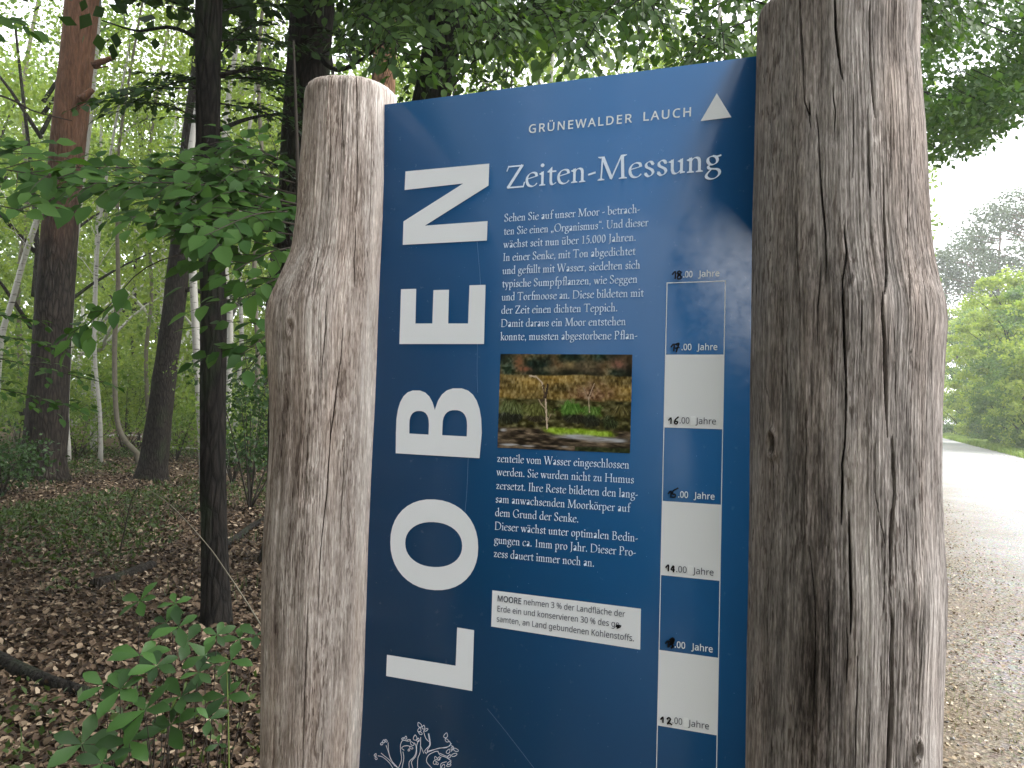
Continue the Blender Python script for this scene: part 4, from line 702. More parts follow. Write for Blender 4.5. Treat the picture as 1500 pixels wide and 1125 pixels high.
# line drawing of a pollard
dr = Acc()
Z8 = lambda *p: [(520 + x / 7.5, 1030 + y / 7.5) for x, y in p]
strokes(dr, [Z8((480, 712), (440, 680), (380, 620), (320, 570), (290, 545)), Z8((420, 712), (380, 650), (310, 590), (255, 575)), Z8((470, 700), (400, 620), (370, 530), (345, 460)), Z8((440, 690), (390, 590), (372, 510), (368, 430)),
    Z8((480, 712), (515, 620), (505, 520), (505, 450), (530, 405), (580, 415)), Z8((520, 712), (540, 600), (530, 530)), Z8((540, 470), (515, 490), (545, 515)), Z8((540, 468), (590, 465), (610, 480)),
    Z8((600, 712), (600, 640), (650, 590), (675, 530), (672, 460), (650, 430)), Z8((640, 712), (625, 640), (665, 590), (680, 540), (682, 460), (705, 400)), Z8((690, 712), (695, 600), (720, 530), (725, 370)), Z8((725, 470), (760, 550)),
    Z8((790, 555), (770, 520), (815, 470), (825, 440), (808, 330)), Z8((800, 545), (800, 510), (830, 460), (828, 400), (815, 330)), Z8((815, 420), (780, 380), (755, 300)), Z8((790, 540), (870, 510), (930, 490), (1010, 485), (1065, 440)), Z8((800, 525), (920, 495), (1040, 470), (1050, 430), (1030, 410)),
    Z8((850, 712), (790, 640), (810, 570), (880, 530), (920, 525)), Z8((915, 530), (940, 570), (1000, 590), (1060, 630)), Z8((930, 545), (1010, 580), (1040, 570)), Z8((945, 712), (950, 660), (1010, 640)), Z8((1060, 530), (1080, 480), (1060, 460)), Z8((920, 620), (950, 590))], 0.85, WT * 1.5)
for x, y, r, an in [(228, 565, 16, 60), (235, 600, 17, 100), (300, 440, 18, 60), (320, 415, 18, 80), (345, 410, 16, 110), (530, 385, 14, 40), (562, 375, 18, 80), (595, 405, 20, 10), (630, 440, 26, 130), (620, 485, 22, 140), (597, 510, 14, 70), (665, 375, 30, 90), (698, 400, 20, 80), (712, 235, 30, 120), (712, 290, 26, 80), (720, 325, 24, 140), (757, 260, 22, 80), (785, 290, 24, 30), (1002, 350, 30, 70), (1010, 405, 24, 130), (1030, 525, 28, 60), (1075, 490, 22, 80), (1110, 510, 30, 150), (1095, 565, 32, 20), (1040, 580, 22, 60), (890, 600, 20, 110), (925, 605, 22, 70), (880, 645, 24, 90), (905, 655, 18, 110), (1040, 655, 24, 40), (1035, 680, 26, 20), (975, 690, 26, 70)]:
    a = math.radians(an); t = np.linspace(0, 2 * np.pi, 9)
    ca, sa = math.cos(a), math.sin(a)
    strokes(dr, [Z8(*[(x + r * math.cos(q) * ca - 0.45 * r * math.sin(q) * abs(math.sin(q / 2)) * sa * 2, y - (r * math.cos(q) * sa + 0.45 * r * math.sin(q) * ca)) for q in t])], 0.8, WT * 1.5)
dr.build('tree_drawing', M_LIGHT, board)
# scratches and specks
scr = Acc()
strokes(scr, [[(699, 354), (703, 400), (704, 418)], [(699.5, 504), (699, 545), (700, 575)], [(686, 671), (684, 720), (681, 752)], [(714, 1038), (740, 1070), (780, 1122), (800, 1150)]], 0.45, WT * 0.6)
for i in range(150):
    x, y = rng.uniform(560, 1085), rng.uniform(170, 1120); s = rng.uniform(0.25, 0.9) * (1 if rng.random() < 0.9 else 1.8)
    d = rng.uniform(-1, 1, 2)
    strokes(scr, [[(x, y), (x + d[0] * s, y + 0.4 + abs(d[1]) * s * 1.5)]], rng.uniform(0.3, 0.6), WT * 0.6, False)
scr.build('scratch', plain('scratch_white', lin(105, 138, 175), 0.5), board)
# printed photograph of a bog
def bog(w=210, h=158):
    x, y = np.meshgrid((np.arange(w) + 0.5) / w, (np.arange(h) + 0.5) / h)
    P = lambda fx, fy, k=0: np.stack([x * fx, y * fy, x * 0 + k], -1)
    col = lambda r, g, b: np.array([r, g, b], float)
    n1, n2, n3 = fbm(P(9, 7), 4), fbm(P(60, 40, 5), 3), fbm(P(34, 24, 9), 3)
    img = np.zeros((h, w, 3))
    wood = col(52, 58, 42) + (n1[..., None] - 0.45) * col(230, 120, 70) + (n2[..., None] - 0.5) * 120
    dk = fbm(P(7, 6, 31), 3); wood = wood * np.clip(0.25 + 2.2 * (dk - 0.28), 0.25, 1.2)[..., None]
    for cx, cy, rx, ry, c in [(0.15, 0.08, .05, .08, (136, 86, 58)), (0.20, 0.16, .06, .03, (140, 84, 62)), (0.55, 0.11, .05, .05, (150, 130, 88)), (0.90, 0.10, .06, .06, (140, 92, 78)), (0.68, 0.13, .08, .07, (120, 104, 80)), (0.40, 0.16, .09, .04, (116, 106, 80))]:
        g = np.exp(-((x - cx) / rx) ** 2 - ((y - cy) / ry) ** 2)[..., None] * (0.5 + n2[..., None])
        wood = wood * (1 - g * 0.8) + np.array(c) * g * 0.8
    img[:] = wood
    reed = col(128, 106, 58) + (fbm(P(4, 14, 3), 3)[..., None] - 0.5) * col(150, 120, 70) + (fbm(P(70, 30, 8), 3)[..., None] - 0.5) * 150
    e = 0.21 + 0.03 * (fbm(P(12, 1, 4), 2) - 0.5)
    k = np.clip((y - e) / 0.02, 0, 1)[..., None]; img = img * (1 - k) + reed * k
    brush = col(122, 92, 66) + (n2[..., None] - 0.5) * 190
    k = np.clip(1.6 * np.exp(-((x - 0.72) / .19) ** 2 - ((y - 0.42) / .15) ** 2) * (0.2 + 1.5 * n3) - 0.3, 0, 1)[..., None]; img = img * (1 - k) + brush * k
    lo = col(70, 66, 34) + (fbm(P(30, 30, 12), 4)[..., None] - 0.5) * 190
    k = np.clip((y - 0.46 - 0.05 * (fbm(P(8, 1, 6), 2) - 0.5)) / 0.03, 0, 1)[..., None]; img = img * (1 - k) + lo * k
    for cx, cy, rx, ry, c in [(0.10, .60, .10, .10, (88, 98, 58)), (0.06, .68, .07, .06, (34, 36, 26)), (0.30, .60, .10, .08, (92, 96, 48)), (0.56, .57, .09, .08, (84, 128, 50)), (0.72, .60, .07, .07, (88, 122, 52)), (0.60, .67, .10, .045, (30, 28, 22)), (0.72, .68, .06, .06, (26, 28, 20)), (0.85, .70, .05, .06, (40, 50, 26)), (0.93, .58, .08, .05, (88, 80, 44)), (0.30, .68, .08, .03, (48, 40, 30)), (0.14, .68, .05, .04, (26, 26, 20))]:
        dx = (x - cx) / rx; dy = (y - cy) / ry
        g = np.clip(1.7 - (dx ** 2 + dy ** 2) * (0.3 + 1.6 * n3) + (n2 - .5) * 1.6, 0, 1)[..., None]
        strk = (fbm(np.stack([np.arctan2(dy + 2.2, dx) * 34, y * 22, x * 0 + cx], -1), 3)[..., None] - 0.5) * 170
        img = img * (1 - g * 0.85) + (np.array(c) + strk) * g * 0.85
    wat = col(74, 62, 50) + (fbm(P(16, 50, 21), 4)[..., None] - 0.5) * col(230, 210, 180)
    k = np.clip((y - 0.765) / 0.03, 0, 1)[..., None]; img = img * (1 - k) + wat * k
    moss = col(138, 168, 46) + (n2[..., None] - 0.5) * 120
    k = np.clip(2.2 * np.exp(-((x - 0.62) / .27) ** 4 - ((y - 0.80 - 0.03 * (x - .4)) / .042) ** 2) * (0.5 + n3) - 0.5, 0, 1)[..., None]; img = img * (1 - k) + moss * k
    for cx, cy, rx, ry in [(0.58, .85, .16, .03), (0.78, .87, .16, .03), (0.04, .81, .03, .02), (0.1, .965, .09, .012), (0.25, .97, .06, .01), (.52, .96, .03, .01), (.9, .88, .08, .02)]:
        g = np.clip(np.exp(-((x - cx) / rx) ** 2 - ((y - cy) / ry) ** 2) * (0.3 + 1.4 * fbm(P(14, 70, 7), 3)) * 1.3 - 0.2, 0, 1)[..., None]
        img = img * (1 - g) + col(172, 172, 178) * g
    k = np.clip((y - 0.955 + 0.02 * n3) / 0.02, 0, 1)[..., None] * (x > 0.6)[..., None]; img = img * (1 - k) + (col(44, 52, 26) + (n2[..., None] - .5) * 90) * k
    def line(pts, wd, c):
        for (a, b), (c2, d) in zip(pts[:-1], pts[1:]):
            px_, py_ = x - a, (y - b) * 0.7; vx, vy = c2 - a, (d - b) * 0.7
            t = np.clip((px_ * vx + py_ * vy) / (vx * vx + vy * vy + 1e-9), 0, 1)
            ds = np.hypot(px_ - t * vx, py_ - t * vy); img[ds < wd] = np.array(c)
    line([(0.385, .78), (0.375, .62), (0.365, .45), (0.335, .30), (0.29, .24), (0.24, .23)], .006, (196, 176, 158)); line([(0.365, .46), (0.375, .38), (0.38, .32)], .008, (58, 46, 40)); line([(0.355, .44), (0.34, .5), (0.33, .48)], .005, (70, 54, 46)); line([(0.36, .44), (.345, .33)], .006, (84, 64, 52)); line([(0.37, .58), (0.33, .52), (.315, .48)], .004, (170, 150, 130)); line([(.70, .60), (.69, .45), (.73, .3)], .003, (180, 160, 140)); line([(.68, .45), (.65, .34)], .003, (150, 130, 110)); line([(.385, .7), (.41, .63)], .003, (160, 140, 120))
    return np.clip(img, 8, 235)
img = bog(); h_, w_ = img.shape[:2]
c4 = [np.array(q) for q in P_((733.5, 518.5), (926.5, 519.5), (923, 664), (729, 655.5))]
gx, gy = np.meshgrid(np.linspace(0, 1, w_ + 1), np.linspace(0, 1, h_ + 1))
uv = (c4[0] * (1 - gx[..., None]) + c4[1] * gx[..., None]) * (1 - gy[..., None]) + (c4[3] * (1 - gx[..., None]) + c4[2] * gx[..., None]) * gy[..., None]
V = BO + (uv[..., :1] * BU + uv[..., 1:] * BV) * BS + BN * WT
i = np.arange(h_)[:, None]; j = np.arange(w_)[None, :]; m_ = w_ + 1
F = np.stack([i * m_ + j, (i + 1) * m_ + j, (i + 1) * m_ + j + 1, i * m_ + j + 1], -1).reshape(-1, 4)
pm, t, p = nodes('bog_photograph')
t.links.new(nn(t, 'ShaderNodeAttribute', attribute_name='print').outputs['Color'], p.inputs['Base Color'])
p.inputs['Roughness'].default_value = 0.3
o = mk('photo_print', V.reshape(-1, 3), F, pm, board)
ca = o.data.attributes.new('print', 'FLOAT_COLOR', 'FACE')
s = img.reshape(-1, 3) / 255.0; l_ = np.where(s <= 0.04045, s / 12.92, ((s + 0.055) / 1.055) ** 2.4)
ca.data.foreach_set('color', np.concatenate([l_, np.ones((len(l_), 1))], 1).astype(np.float32).ravel())
# ------------------------------------------------------------------ ground, road
def hz(x, y):                                 # gentle unevenness of the forest floor (none on the road)
    x, y = np.asarray(x, float), np.asarray(y, float)
    side = (x - 3.9) * 0.906 - (y - 5.85) * 0.423            # > 0: on the road
    k = np.clip((-side - 0.6) / 2.5, 0, 1)
    return k * ((fbm(np.stack([x * 0.35, y * 0.35, x * 0], -1), 3) - 0.5) * 0.30 + (fbm(np.stack([x * 2.2, y * 2.2, x * 0 + 4], -1), 2) - 0.5) * 0.07)
def ground_mat():
    m, t, p = nodes('forest_soil')
    a = noise(t, mapped(t, (0.9, 0.9, 0.9)), 1, 5, 0.6); b = noise(t, mapped(t, (22, 22, 22)), 1, 4, 0.7)
    c = ramp(t, b, [(0.25, (0.030, 0.021, 0.014)), (0.5, (0.085, 0.058, 0.038)), (0.75, (0.17, 0.12, 0.08))])
    c = mix(t, ramp(t, a, [(0.56, (0, 0, 0)), (0.70, (0.4, 0.4, 0.4))]), c, mix(t, b, (0.025, 0.045, 0.012), (0.07, 0.11, 0.03)))
    t.links.new(c, p.inputs['Base Color']); p.inputs['Roughness'].default_value = 0.95; p.inputs['Specular IOR Level'].default_value = 0.1
    bump(t, p, b, 0.9, 0.03); return m
gx = np.concatenate([[-400, -120, -60, -30], np.arange(-20, 14, 0.25), [20, 40, 80, 160, 400]])
gy = np.concatenate([[-300, -60, -20], np.arange(-4, 30, 0.25), [34, 40, 60, 100, 200, 500]])
X, Y = np.meshgrid(gx, gy); Z = hz(X, Y) * ((X > -19.9) & (X < 14) & (Y > -4) & (Y < 30))
n, m_ = X.shape; i = np.arange(n - 1)[:, None]; j = np.arange(m_ - 1)[None, :]
F = np.stack([i * m_ + j, i * m_ + j + 1, (i + 1) * m_ + j + 1, (i + 1) * m_ + j], -1).reshape(-1, 4)
tag(mk('ground', np.stack([X, Y, Z], -1).reshape(-1, 3), F, ground_mat(), None, True), kind='structure')
RD = nrm(np.array([0.423, 0.906])); RN = np.array([RD[1], -RD[0]])     # along the road / towards its far side
R0 = np.array([3.9, 5.85])
def road_pt(s, o): return R0 + RD * s + RN * o
def road_mat():
    m, t, p = nodes('gravel_road')
    v = nn(t, 'ShaderNodeTexVoronoi', Scale=1.0); t.links.new(mapped(t, (38, 38, 38)), v.inputs['Vector'])
    b = noise(t, mapped(t, (60, 60, 60)), 1, 4, 0.7); a = noise(t, mapped(t, (0.7, 0.7, 0.7)), 1, 4)
    c = ramp(t, b, [(0.3, (0.20, 0.195, 0.185)), (0.5, (0.36, 0.355, 0.345)), (0.72, (0.55, 0.54, 0.53))])
    c = mix(t, 0.35, c, v.outputs['Color'], 'SOFT_LIGHT')
    e = nn(t, 'ShaderNodeAttribute', attribute_name='dirt').outputs['Fac']
    k = math_(t, 'ADD', e, math_(t, 'MULTIPLY', math_(t, 'SUBTRACT', a, 0.5), 1.1), True)
    dirt = ramp(t, b, [(0.3, (0.09, 0.068, 0.045)), (0.52, (0.20, 0.158, 0.112)), (0.72, (0.36, 0.30, 0.225))])
    c = mix(t, k, c, dirt)
    t.links.new(c, p.inputs['Base Color']); p.inputs['Roughness'].default_value = 0.9; p.inputs['Specular IOR Level'].default_value = 0.2
    bump(t, p, math_(t, 'ADD', b, v.outputs['Distance']), 0.8, 0.02); return m
s_ = np.concatenate([np.arange(-14, 30, 0.3), np.arange(30, 180, 3.0)]); o_ = np.linspace(0, 1, 24)
S, O = np.meshgrid(s_, o_, indexing='ij')
e0 = -1.6 + (fbm(np.stack([S * 0.6, S * 0, S * 0], -1), 3) - 0.5) * 1.2; e1 = 5.6 + (fbm(np.stack([S * 0.5, S * 0, S * 0 + 7], -1), 3) - 0.5) * 0.7
off = e0 + (e1 - e0) * O
XY = R0 + RD * S[..., None] + RN * off[..., None]
Zr = 0.012 + 0.03 * np.sin(np.clip(O, 0, 1) * np.pi) + np.where(O < 0.04, -0.012 + np.minimum(0, hz(XY[..., 0], XY[..., 1])) * 0, 0)
n, m_ = S.shape; i = np.arange(n - 1)[:, None]; j = np.arange(m_ - 1)[None, :]
F = np.stack([i * m_ + j, i * m_ + j + 1, (i + 1) * m_ + j + 1, (i + 1) * m_ + j], -1).reshape(-1, 4)
o = tag(mk('gravel_road', np.concatenate([XY, Zr[..., None]], -1).reshape(-1, 3), F[:, ::-1], road_mat(), None, True), kind='structure')
dd = o.data.attributes.new('dirt', 'FLOAT', 'POINT'); dd.data.foreach_set('value', np.clip(1.4 - (off + 1.6) / 2.0, 0, 1).ravel().astype(np.float32))

# ------------------------------------------------------------------ leaves
def T_(V, F): return np.array(V, float), [np.array(f) for f in F]
# beech-like leaf: 4 midrib points, 2 side points each side (x across, y along, z fold)
LEAF = T_([(0, 0, 0), (0, .35, .015), (0, .7, .01), (0, 1, -.05), (-.27, .28, .07), (-.25, .62, .06), (.27, .28, .07), (.25, .62, .06)],
          [[(0, 1, 4), (2, 3, 5), (1, 0, 6), (3, 2, 7)], [(1, 2, 5, 4), (2, 1, 6, 7)]])
LEAFS = T_([(0, 0, 0), (-.28, .45, .06), (0, 1, -.03), (.28, .45, .06)], [[(0, 2, 1), (0, 3, 2)]])       # small leaf
CARD = T_([(0, 0, 0), (-.33, .4, .08), (0, 1, 0), (.33, .5, -.05)], [[(0, 3, 2, 1)]])                      # far leaf
CURL = T_([(0, 0, 0), (-.30, .35, .16), (0, .45, .02), (.30, .35, .12), (-.24, .72, .14), (0, 1, .10), (.24, .7, .20)], [[(0, 2, 1), (0, 3, 2), (2, 5, 4), (2, 6, 5)], [(1, 2, 4, 1)][:0]])
CURL = T_([(0, 0, 0), (-.30, .35, .16), (0, .5, .02), (.30, .35, .12), (-.24, .72, .14), (0, 1, .10), (.24, .7, .20)], [[(0, 2, 1), (0, 3, 2), (2, 5, 4), (2, 6, 5), (1, 2, 4), (3, 6, 2)]])
OBOV = T_([(0, 0, 0), (0, .4, .03), (0, .72, .02), (0, 1, -.06), (-.13, .3, .04), (-.23, .6, .07), (-.13, .86, .02), (.13, .3, .04), (.23, .6, .07), (.13, .86, .02)],
          [[(0, 1, 4), (2, 3, 6), (1, 0, 7), (3, 2, 9)], [(1, 2, 5, 4), (2, 1, 7, 8)], [(2, 6, 5), (2, 8, 9)]])
def place(tp, P, D, N, size, wid=1.0):
    """copies of a leaf template: base P, along D, face normal N"""
    V, Fs = tp
    D = nrm(D); X = nrm(np.cross(D, N)); N = np.cross(X, D)
    size = np.broadcast_to(np.asarray(size, float), (len(P),))
    W = (P[:, None, :] + size[:, None, None] * (V[None, :, :1] * wid * X[:, None, :] + V[None, :, 1:2] * D[:, None, :] + V[None, :, 2:] * N[:, None, :])).reshape(-1, 3)
    k = len(V); off = (np.arange(len(P)) * k)[:, None, None]
    return W, [(f[None] + off).reshape(-1, f.shape[1]) for f in Fs]
def rdir(n, r=rng): return nrm(r.normal(size=(n, 3)))
FWD = np.array([0, 1.0, 0]); UP = np.array([0, 0, 1.0])
class Plant:
    def __init__(s): s.w, s.l = Acc(), Acc()
    def spray(s, pts, length=None, leaf=0.09, twigs=12, tl=0.55, normal=(0, -.35, 1), rad=0.008, tp=LEAF, gap=0.62, jit=0.35, droop=0.12, start=0.15):
        """a flat beech/hornbeam bough: side twigs left and right, leaves alternating along every twig"""
        p = resample(pts, 14); L = np.linalg.norm(p[-1] - p[0])
        s.w.add(*tube(p, [rad, rad * 0.3], 5, cap=False))
        N0 = nrm(np.array(normal, float))
        PP, DD = [], []
        def leaves(path, n, first):
            t = np.linspace(first, 1, n); q = np.stack([np.interp(t, np.linspace(0, 1, len(path)), path[:, c]) for c in range(3)], 1)
            d = nrm(np.gradient(q, axis=0)) if n > 1 else nrm(path[-1:] - path[:1])
            sd_ = np.cross(d, N0); a = np.where(np.arange(n) % 2, 1, -1)[:, None]
            dd = d * 0.75 + sd_ * a * rng.uniform(.55, .9, (n, 1)) + rng.normal(size=(n, 3)) * 0.16; dd[-1] = d[-1]
            PP.append(q); DD.append(dd)
        leaves(p, max(3, int(L * (1 - start) / (leaf * gap))), start)
        T = np.gradient(p, axis=0)
        for i in range(twigs):
            t = start + (1 - start) * (i + rng.uniform(.2, .8)) / twigs; x = t * 13; k = min(int(x), 12)
            b = p[k] + (p[k + 1] - p[k]) * (x - k); d = nrm(T[k]); sd_ = nrm(np.cross(d, N0)) * (1 if i % 2 else -1)
            l = tl * (1.05 - 0.65 * t) * rng.uniform(.6, 1.15) * (1 if i else 0.7)
            e = nrm(d * rng.uniform(.5, .9) + sd_ + rng.normal(size=3) * 0.12) * l
            q = resample([b, b + e * 0.5 + UP * droop * l * 0.15, b + e - UP * droop * l], 6)
            s.w.add(*tube(q, [rad * 0.4, rad * 0.15], 4, cap=False))
            leaves(q, max(3, int(l / (leaf * gap))), 0.12)
        P, D = np.concatenate(PP), np.concatenate(DD); n = len(P)
        N = N0 + rng.normal(size=(n, 3)) * jit
        s.l.add(*place(tp, P, D - UP * rng.uniform(0, .35, (n, 1)), N, leaf * rng.uniform(.65, 1.15, n)))
    def cloud(s, c, r, n, leaf, tp=CARD, flat=0.6, jit=0.9):
        """a clump of leaves"""
        u = rdir(n) * (rng.random((n, 1)) ** 0.45) * np.asarray(r)
        P = np.asarray(c) + u
        s.l.add(*place(tp, P, rdir(n) + nrm(u) * 0.6 - UP * 0.2, UP * flat + rng.normal(size=(n, 3)) * jit, leaf * rng.uniform(.6, 1.2, n)))
    def limb(s, pts, r0, r1, segs=7, rough=0.1, n=12): s.w.add(*tube(resample(pts, n), [r0, r1], segs, rough, 9, 3, True))
def finish(name, label, cat, base, plant, wood, leafm, group=None, trunk=None, tname='trunk', cname='crown'):
    t = thing(name, label, cat, base, group)
    if trunk is not None: mk(tname, *trunk, wood, t, True)
    if plant.w.n: plant.w.build('branch' if trunk is not None else tname, wood, t, True)
    if plant.l.n: plant.l.build(cname, leafm, t)
    return t
def trunk_px(pts, Y, w, segs=26, rough=0.10, freq=5, zf=2.2, n=80, top=None):
    """trunk through photo points at depth Y; w = list of diameters (photo px at that depth)"""
    p = [at(x, y, Y) for x, y in pts]
    if top is not None: p.append(p[-1] + np.array(top))
    p = resample(p, n); p[0, 2] = min(p[0, 2], hz(p[0, 0], p[0, 1])) - 0.08
    r = np.interp(np.linspace(0, 1, n), np.linspace(0, 1, len(w)), np.array(w) * Y / FPX / 2)
    fl = np.clip(1 - (p[:, 2] - p[0, 2]) / 0.5, 0, 1); r = r * (1 + 0.35 * fl ** 2)
    return tube(p, r, segs, rough, freq, zf)
def crown(pl, base, h0, h1, R, n_cl, per, leaf, cl=0.9, tp=CARD, limbs=None, squash=0.6, shape=0.5):
    """clumps through an uneven ellipsoid between heights h0 and h1; limbs lead to some of them"""
    c = np.array([base[0], base[1], (h0 + h1) / 2])
    for i in range(n_cl):
        z = rng.uniform(-1, 1); f = math.sqrt(max(0.05, 1 - abs(z - (shape - .5)) ** 2.2)); a = rng.uniform(0, 6.283); q = rng.random() ** 0.5
        w = 0.75 + 0.5 * vnoise(np.array([math.cos(a) * 1.5 + base[0], math.sin(a) * 1.5 + base[1], z * 2]))
        P = c + np.array([math.cos(a) * R * f * q * w, math.sin(a) * R * f * q * w, z * (h1 - h0) / 2])
        s = cl * rng.uniform(.55, 1.25)
        pl.cloud(P, (s, s, s * squash), int(per * rng.uniform(.6, 1.3)), leaf)
        if limbs and i % limbs == 0:
            b = np.array([base[0], base[1], max(h0 * 0.8, P[2] - 1.2 - q * R * 0.5)])
            pl.limb([b, (b + P) / 2 + np.array([0, 0, 0.25]), P], 0.03 + 0.01 * R, 0.01, 5, 0.0, 6)

M_BARKD = bark_mat('dark_fissured_bark', (0.005, 0.0045, 0.004), (0.032, 0.027, 0.023), (24, 24, 5), moss=(0.03, 0.05, 0.02))
M_BARKB = bark_mat('grey_brown_bark', (0.010, 0.008, 0.007), (0.052, 0.043, 0.036), (30, 30, 7), moss=(0.04, 0.055, 0.025))
M_PINE = bark_mat('pine_bark', (0.010, 0.008, 0.007), (0.058, 0.046, 0.038), (18, 18, 4), ((0.065, 0.032, 0.019), (0.175, 0.088, 0.052)), 4.0, 7.4)
M_BIRCH = birch_mat('birch_bark', (0.50, 0.48, 0.44))
M_TWIG = plain('thin_twig_bark', (0.035, 0.028, 0.022), 0.8, 0.2, 0.4, 30)
M_STEM = plain('grey_sapling_bark', (0.14, 0.125, 0.095), 0.8, 0.2, 0.5, 12)
M_BEECH = leaf_mat('beech_leaf', (0.026, 0.070, 0.016), (0.065, 0.135, 0.028), 0.40, 0.4, 0.16)
M_HORN = leaf_mat('hornbeam_leaf', (0.034, 0.080, 0.018), (0.085, 0.155, 0.032), 0.45)
M_DARKL = leaf_mat('shade_leaf', (0.018, 0.046, 0.014), (0.042, 0.088, 0.024), 0.4)
M_FAR = leaf_mat('birch_leaf', (0.13, 0.19, 0.045), (0.28, 0.34, 0.10), 0.55)
M_FAR2 = leaf_mat('young_oak_leaf', (0.08, 0.14, 0.035), (0.19, 0.26, 0.07), 0.55)
M_OAK = leaf_mat('oak_leaf', (0.035, 0.085, 0.022), (0.085, 0.15, 0.035), 0.42)
M_ROB = leaf_mat('robinia_leaf', (0.19, 0.27, 0.07), (0.40, 0.44, 0.13), 0.5)
M_ROB2 = leaf_mat('shrub_leaf', (0.08, 0.15, 0.06), (0.20, 0.28, 0.11), 0.45)
M_NEED = leaf_mat('pine_needles', (0.055, 0.09, 0.045), (0.12, 0.15, 0.08), 0.2)
M_SEED = leaf_mat('seedling_leaf', (0.012, 0.034, 0.009), (0.048, 0.115, 0.024), 0.35)
# ------------------------------------------------------------------ the big trunks on the left
# reddish pine
pl = Plant(); base = gnd(64, 700)
tr = trunk_px([(63, 702), (72, 560), (80, 440), (88, 330), (103, 180), (121, 0), (138, -180)], base[1], [60, 52, 49, 47, 46, 45, 42], 30, 0.07, 4, 2, 110, (1.0, 0.4, 9))
for pts, r in [([(136, 96), (150, 90), (168, 84)], .07), ([(118, 146), (128, 138), (136, 131)], .08), ([(140, 100), (158, 97)], .02)]:
    pl.limb([at(x, y, base[1] - .25) for x, y in pts], r, r * 0.6, 8, 0.15, 6)
b = tr[0][-1]
for i in range(16):
    a = rng.uniform(0, 6.28); P = b + np.array([math.cos(a) * rng.uniform(.5, 3), math.sin(a) * rng.uniform(.5, 3), rng.uniform(-4, 1)])
    pl.cloud(P, (1.1, 1.1, .5), 90, .3); pl.limb([b - UP * 4.5, (b + P) / 2, P], .08, .02, 5, 0, 6)
finish('pine_tree', 'tall pine trunk, dark below and reddish above, farthest to the side of the forest', 'tree', base, pl, M_PINE, M_NEED, 'tree trunks in the forest', tr)
# leaning trunk
pl = Plant(); base = gnd(222, 702)
tr = trunk_px([(221, 705), (231, 630), (243, 540), (256, 440), (268, 330), (282, 200), (296, 90), (303, 0), (308, -150)], base[1], [42, 34, 31, 30, 29, 28, 27, 26], 24, 0.08, 4, 2, 90, (.6, .5, 6))
pl.limb([at(265, 425, base[1]), at(285, 424, base[1]), at(300, 432, base[1])], .06, .03); pl.limb([at(262, 240, base[1]), at(285, 250, base[1]), at(300, 275, base[1] - .5)], .05, .02)
crown(pl, tr[0][-1], 11.0, 16, 4.2, 60, 130, .28, 1.3)
finish('oak_tree', 'dark slanting trunk standing between the pine and the thin upright trunk', 'tree', base, pl, M_BARKB, M_DARKL, 'tree trunks in the forest', tr)
# thin dark trunk
pl = Plant(); base = gnd(316, 926)
tr = trunk_px([(317, 935), (315, 820), (312, 700), (312, 560), (313, 450), (308, 330), (305, 220), (305, 100), (306, 0), (308, -160)], base[1], [42, 36, 36, 37, 35, 34, 37, 40, 40], 28, 0.09, 9, 5, 110, (.1, .3, 5))
for pts, dr_ in [([(322, 190), (360, 175), (400, 168), (450, 172)], .3), ([(303, 240), (280, 250), (262, 240)], -.2), ([(322, 260), (345, 275), (380, 300)], .5), ([(300, 60), (250, 40), (200, 45), (150, 30)], .4), ([(320, 110), (380, 100), (430, 108)], .2)]:
    pl.limb([at(x, y, base[1] + dr_ * k) for k, (x, y) in enumerate(pts)], .018, .006, 6)
def bough(pl, a, Ya, b, Yb, **k):
    p, q = at(*a, Ya), at(*b, Yb); m_ = (p + q) / 2 + UP * np.linalg.norm(q - p) * k.pop('arch', 0.06)
    pl.spray([p, m_, q], **k)
for a, Ya, b, Yb, lf in [((306, 130), 5.3, (135, 150), 5.0, .085), ((306, 110), 5.3, (170, 165), 5.6, .085), ((310, 190), 5.3, (200, 150), 5.9, .08), ((310, 60), 5.3, (440, 75), 5.8, .08), ((310, 100), 5.4, (450, 140), 5.9, .08), ((312, 150), 5.4, (440, 190), 6.0, .08), ((312, 210), 5.4, (430, 260), 6.2, .085), ((306, 30), 5.4, (190, -10), 5.6, .08), ((310, 20), 5.4, (430, 10), 6.0, .08), ((312, 250), 5.5, (400, 330), 6.0, .085), ((312, 90), 5.5, (395, 30), 6.4, .08), ((306, 150), 5.4, (262, 112), 6.2, .08)]:
    bough(pl, a, Ya, b, Yb, leaf=lf, twigs=11, tl=.5, rad=.007)
crown(pl, tr[0][-1], 5.0, 9.0, 3.4, 60, 130, .18, 1.0)
finish('young_oak', 'thin straight blackish trunk nearest on the forest floor', 'tree', base, pl, M_BARKD, M_DARKL, 'tree trunks in the forest', tr)
# thick trunk behind the pale post
pl = Plant(); Y0 = 7.6
tr = trunk_px([(425, 800), (428, 560), (432, 380), (441, 240), (450, 120), (458, 0), (466, -160)], Y0, [70, 62, 60, 62, 64, 66, 64], 30, 0.09, 6, 3, 110, (.2, .3, 6)); base = tr[0][0]
for a, Ya, b, Yb, lf in [((455, 40), 7.4, (540, 90), 6.6, .09), ((450, 90), 7.4, (560, 60), 6.8, .09), ((440, 200), 7.3, (400, 120), 6.6, .085), ((440, 150), 7.3, (360, 90), 6.6, .085), ((436, 260), 7.3, (345, 230), 6.4, .085), ((430, 330), 7.3, (350, 330), 6.2, .09), ((430, 420), 7.3, (340, 450), 6.4, .085), ((430, 470), 7.3, (350, 560), 6.6, .08), ((455, 10), 7.4, (520, -10), 6.6, .09)]:
    bough(pl, a, Ya, b, Yb, leaf=lf, twigs=12, tl=.6, rad=.009)
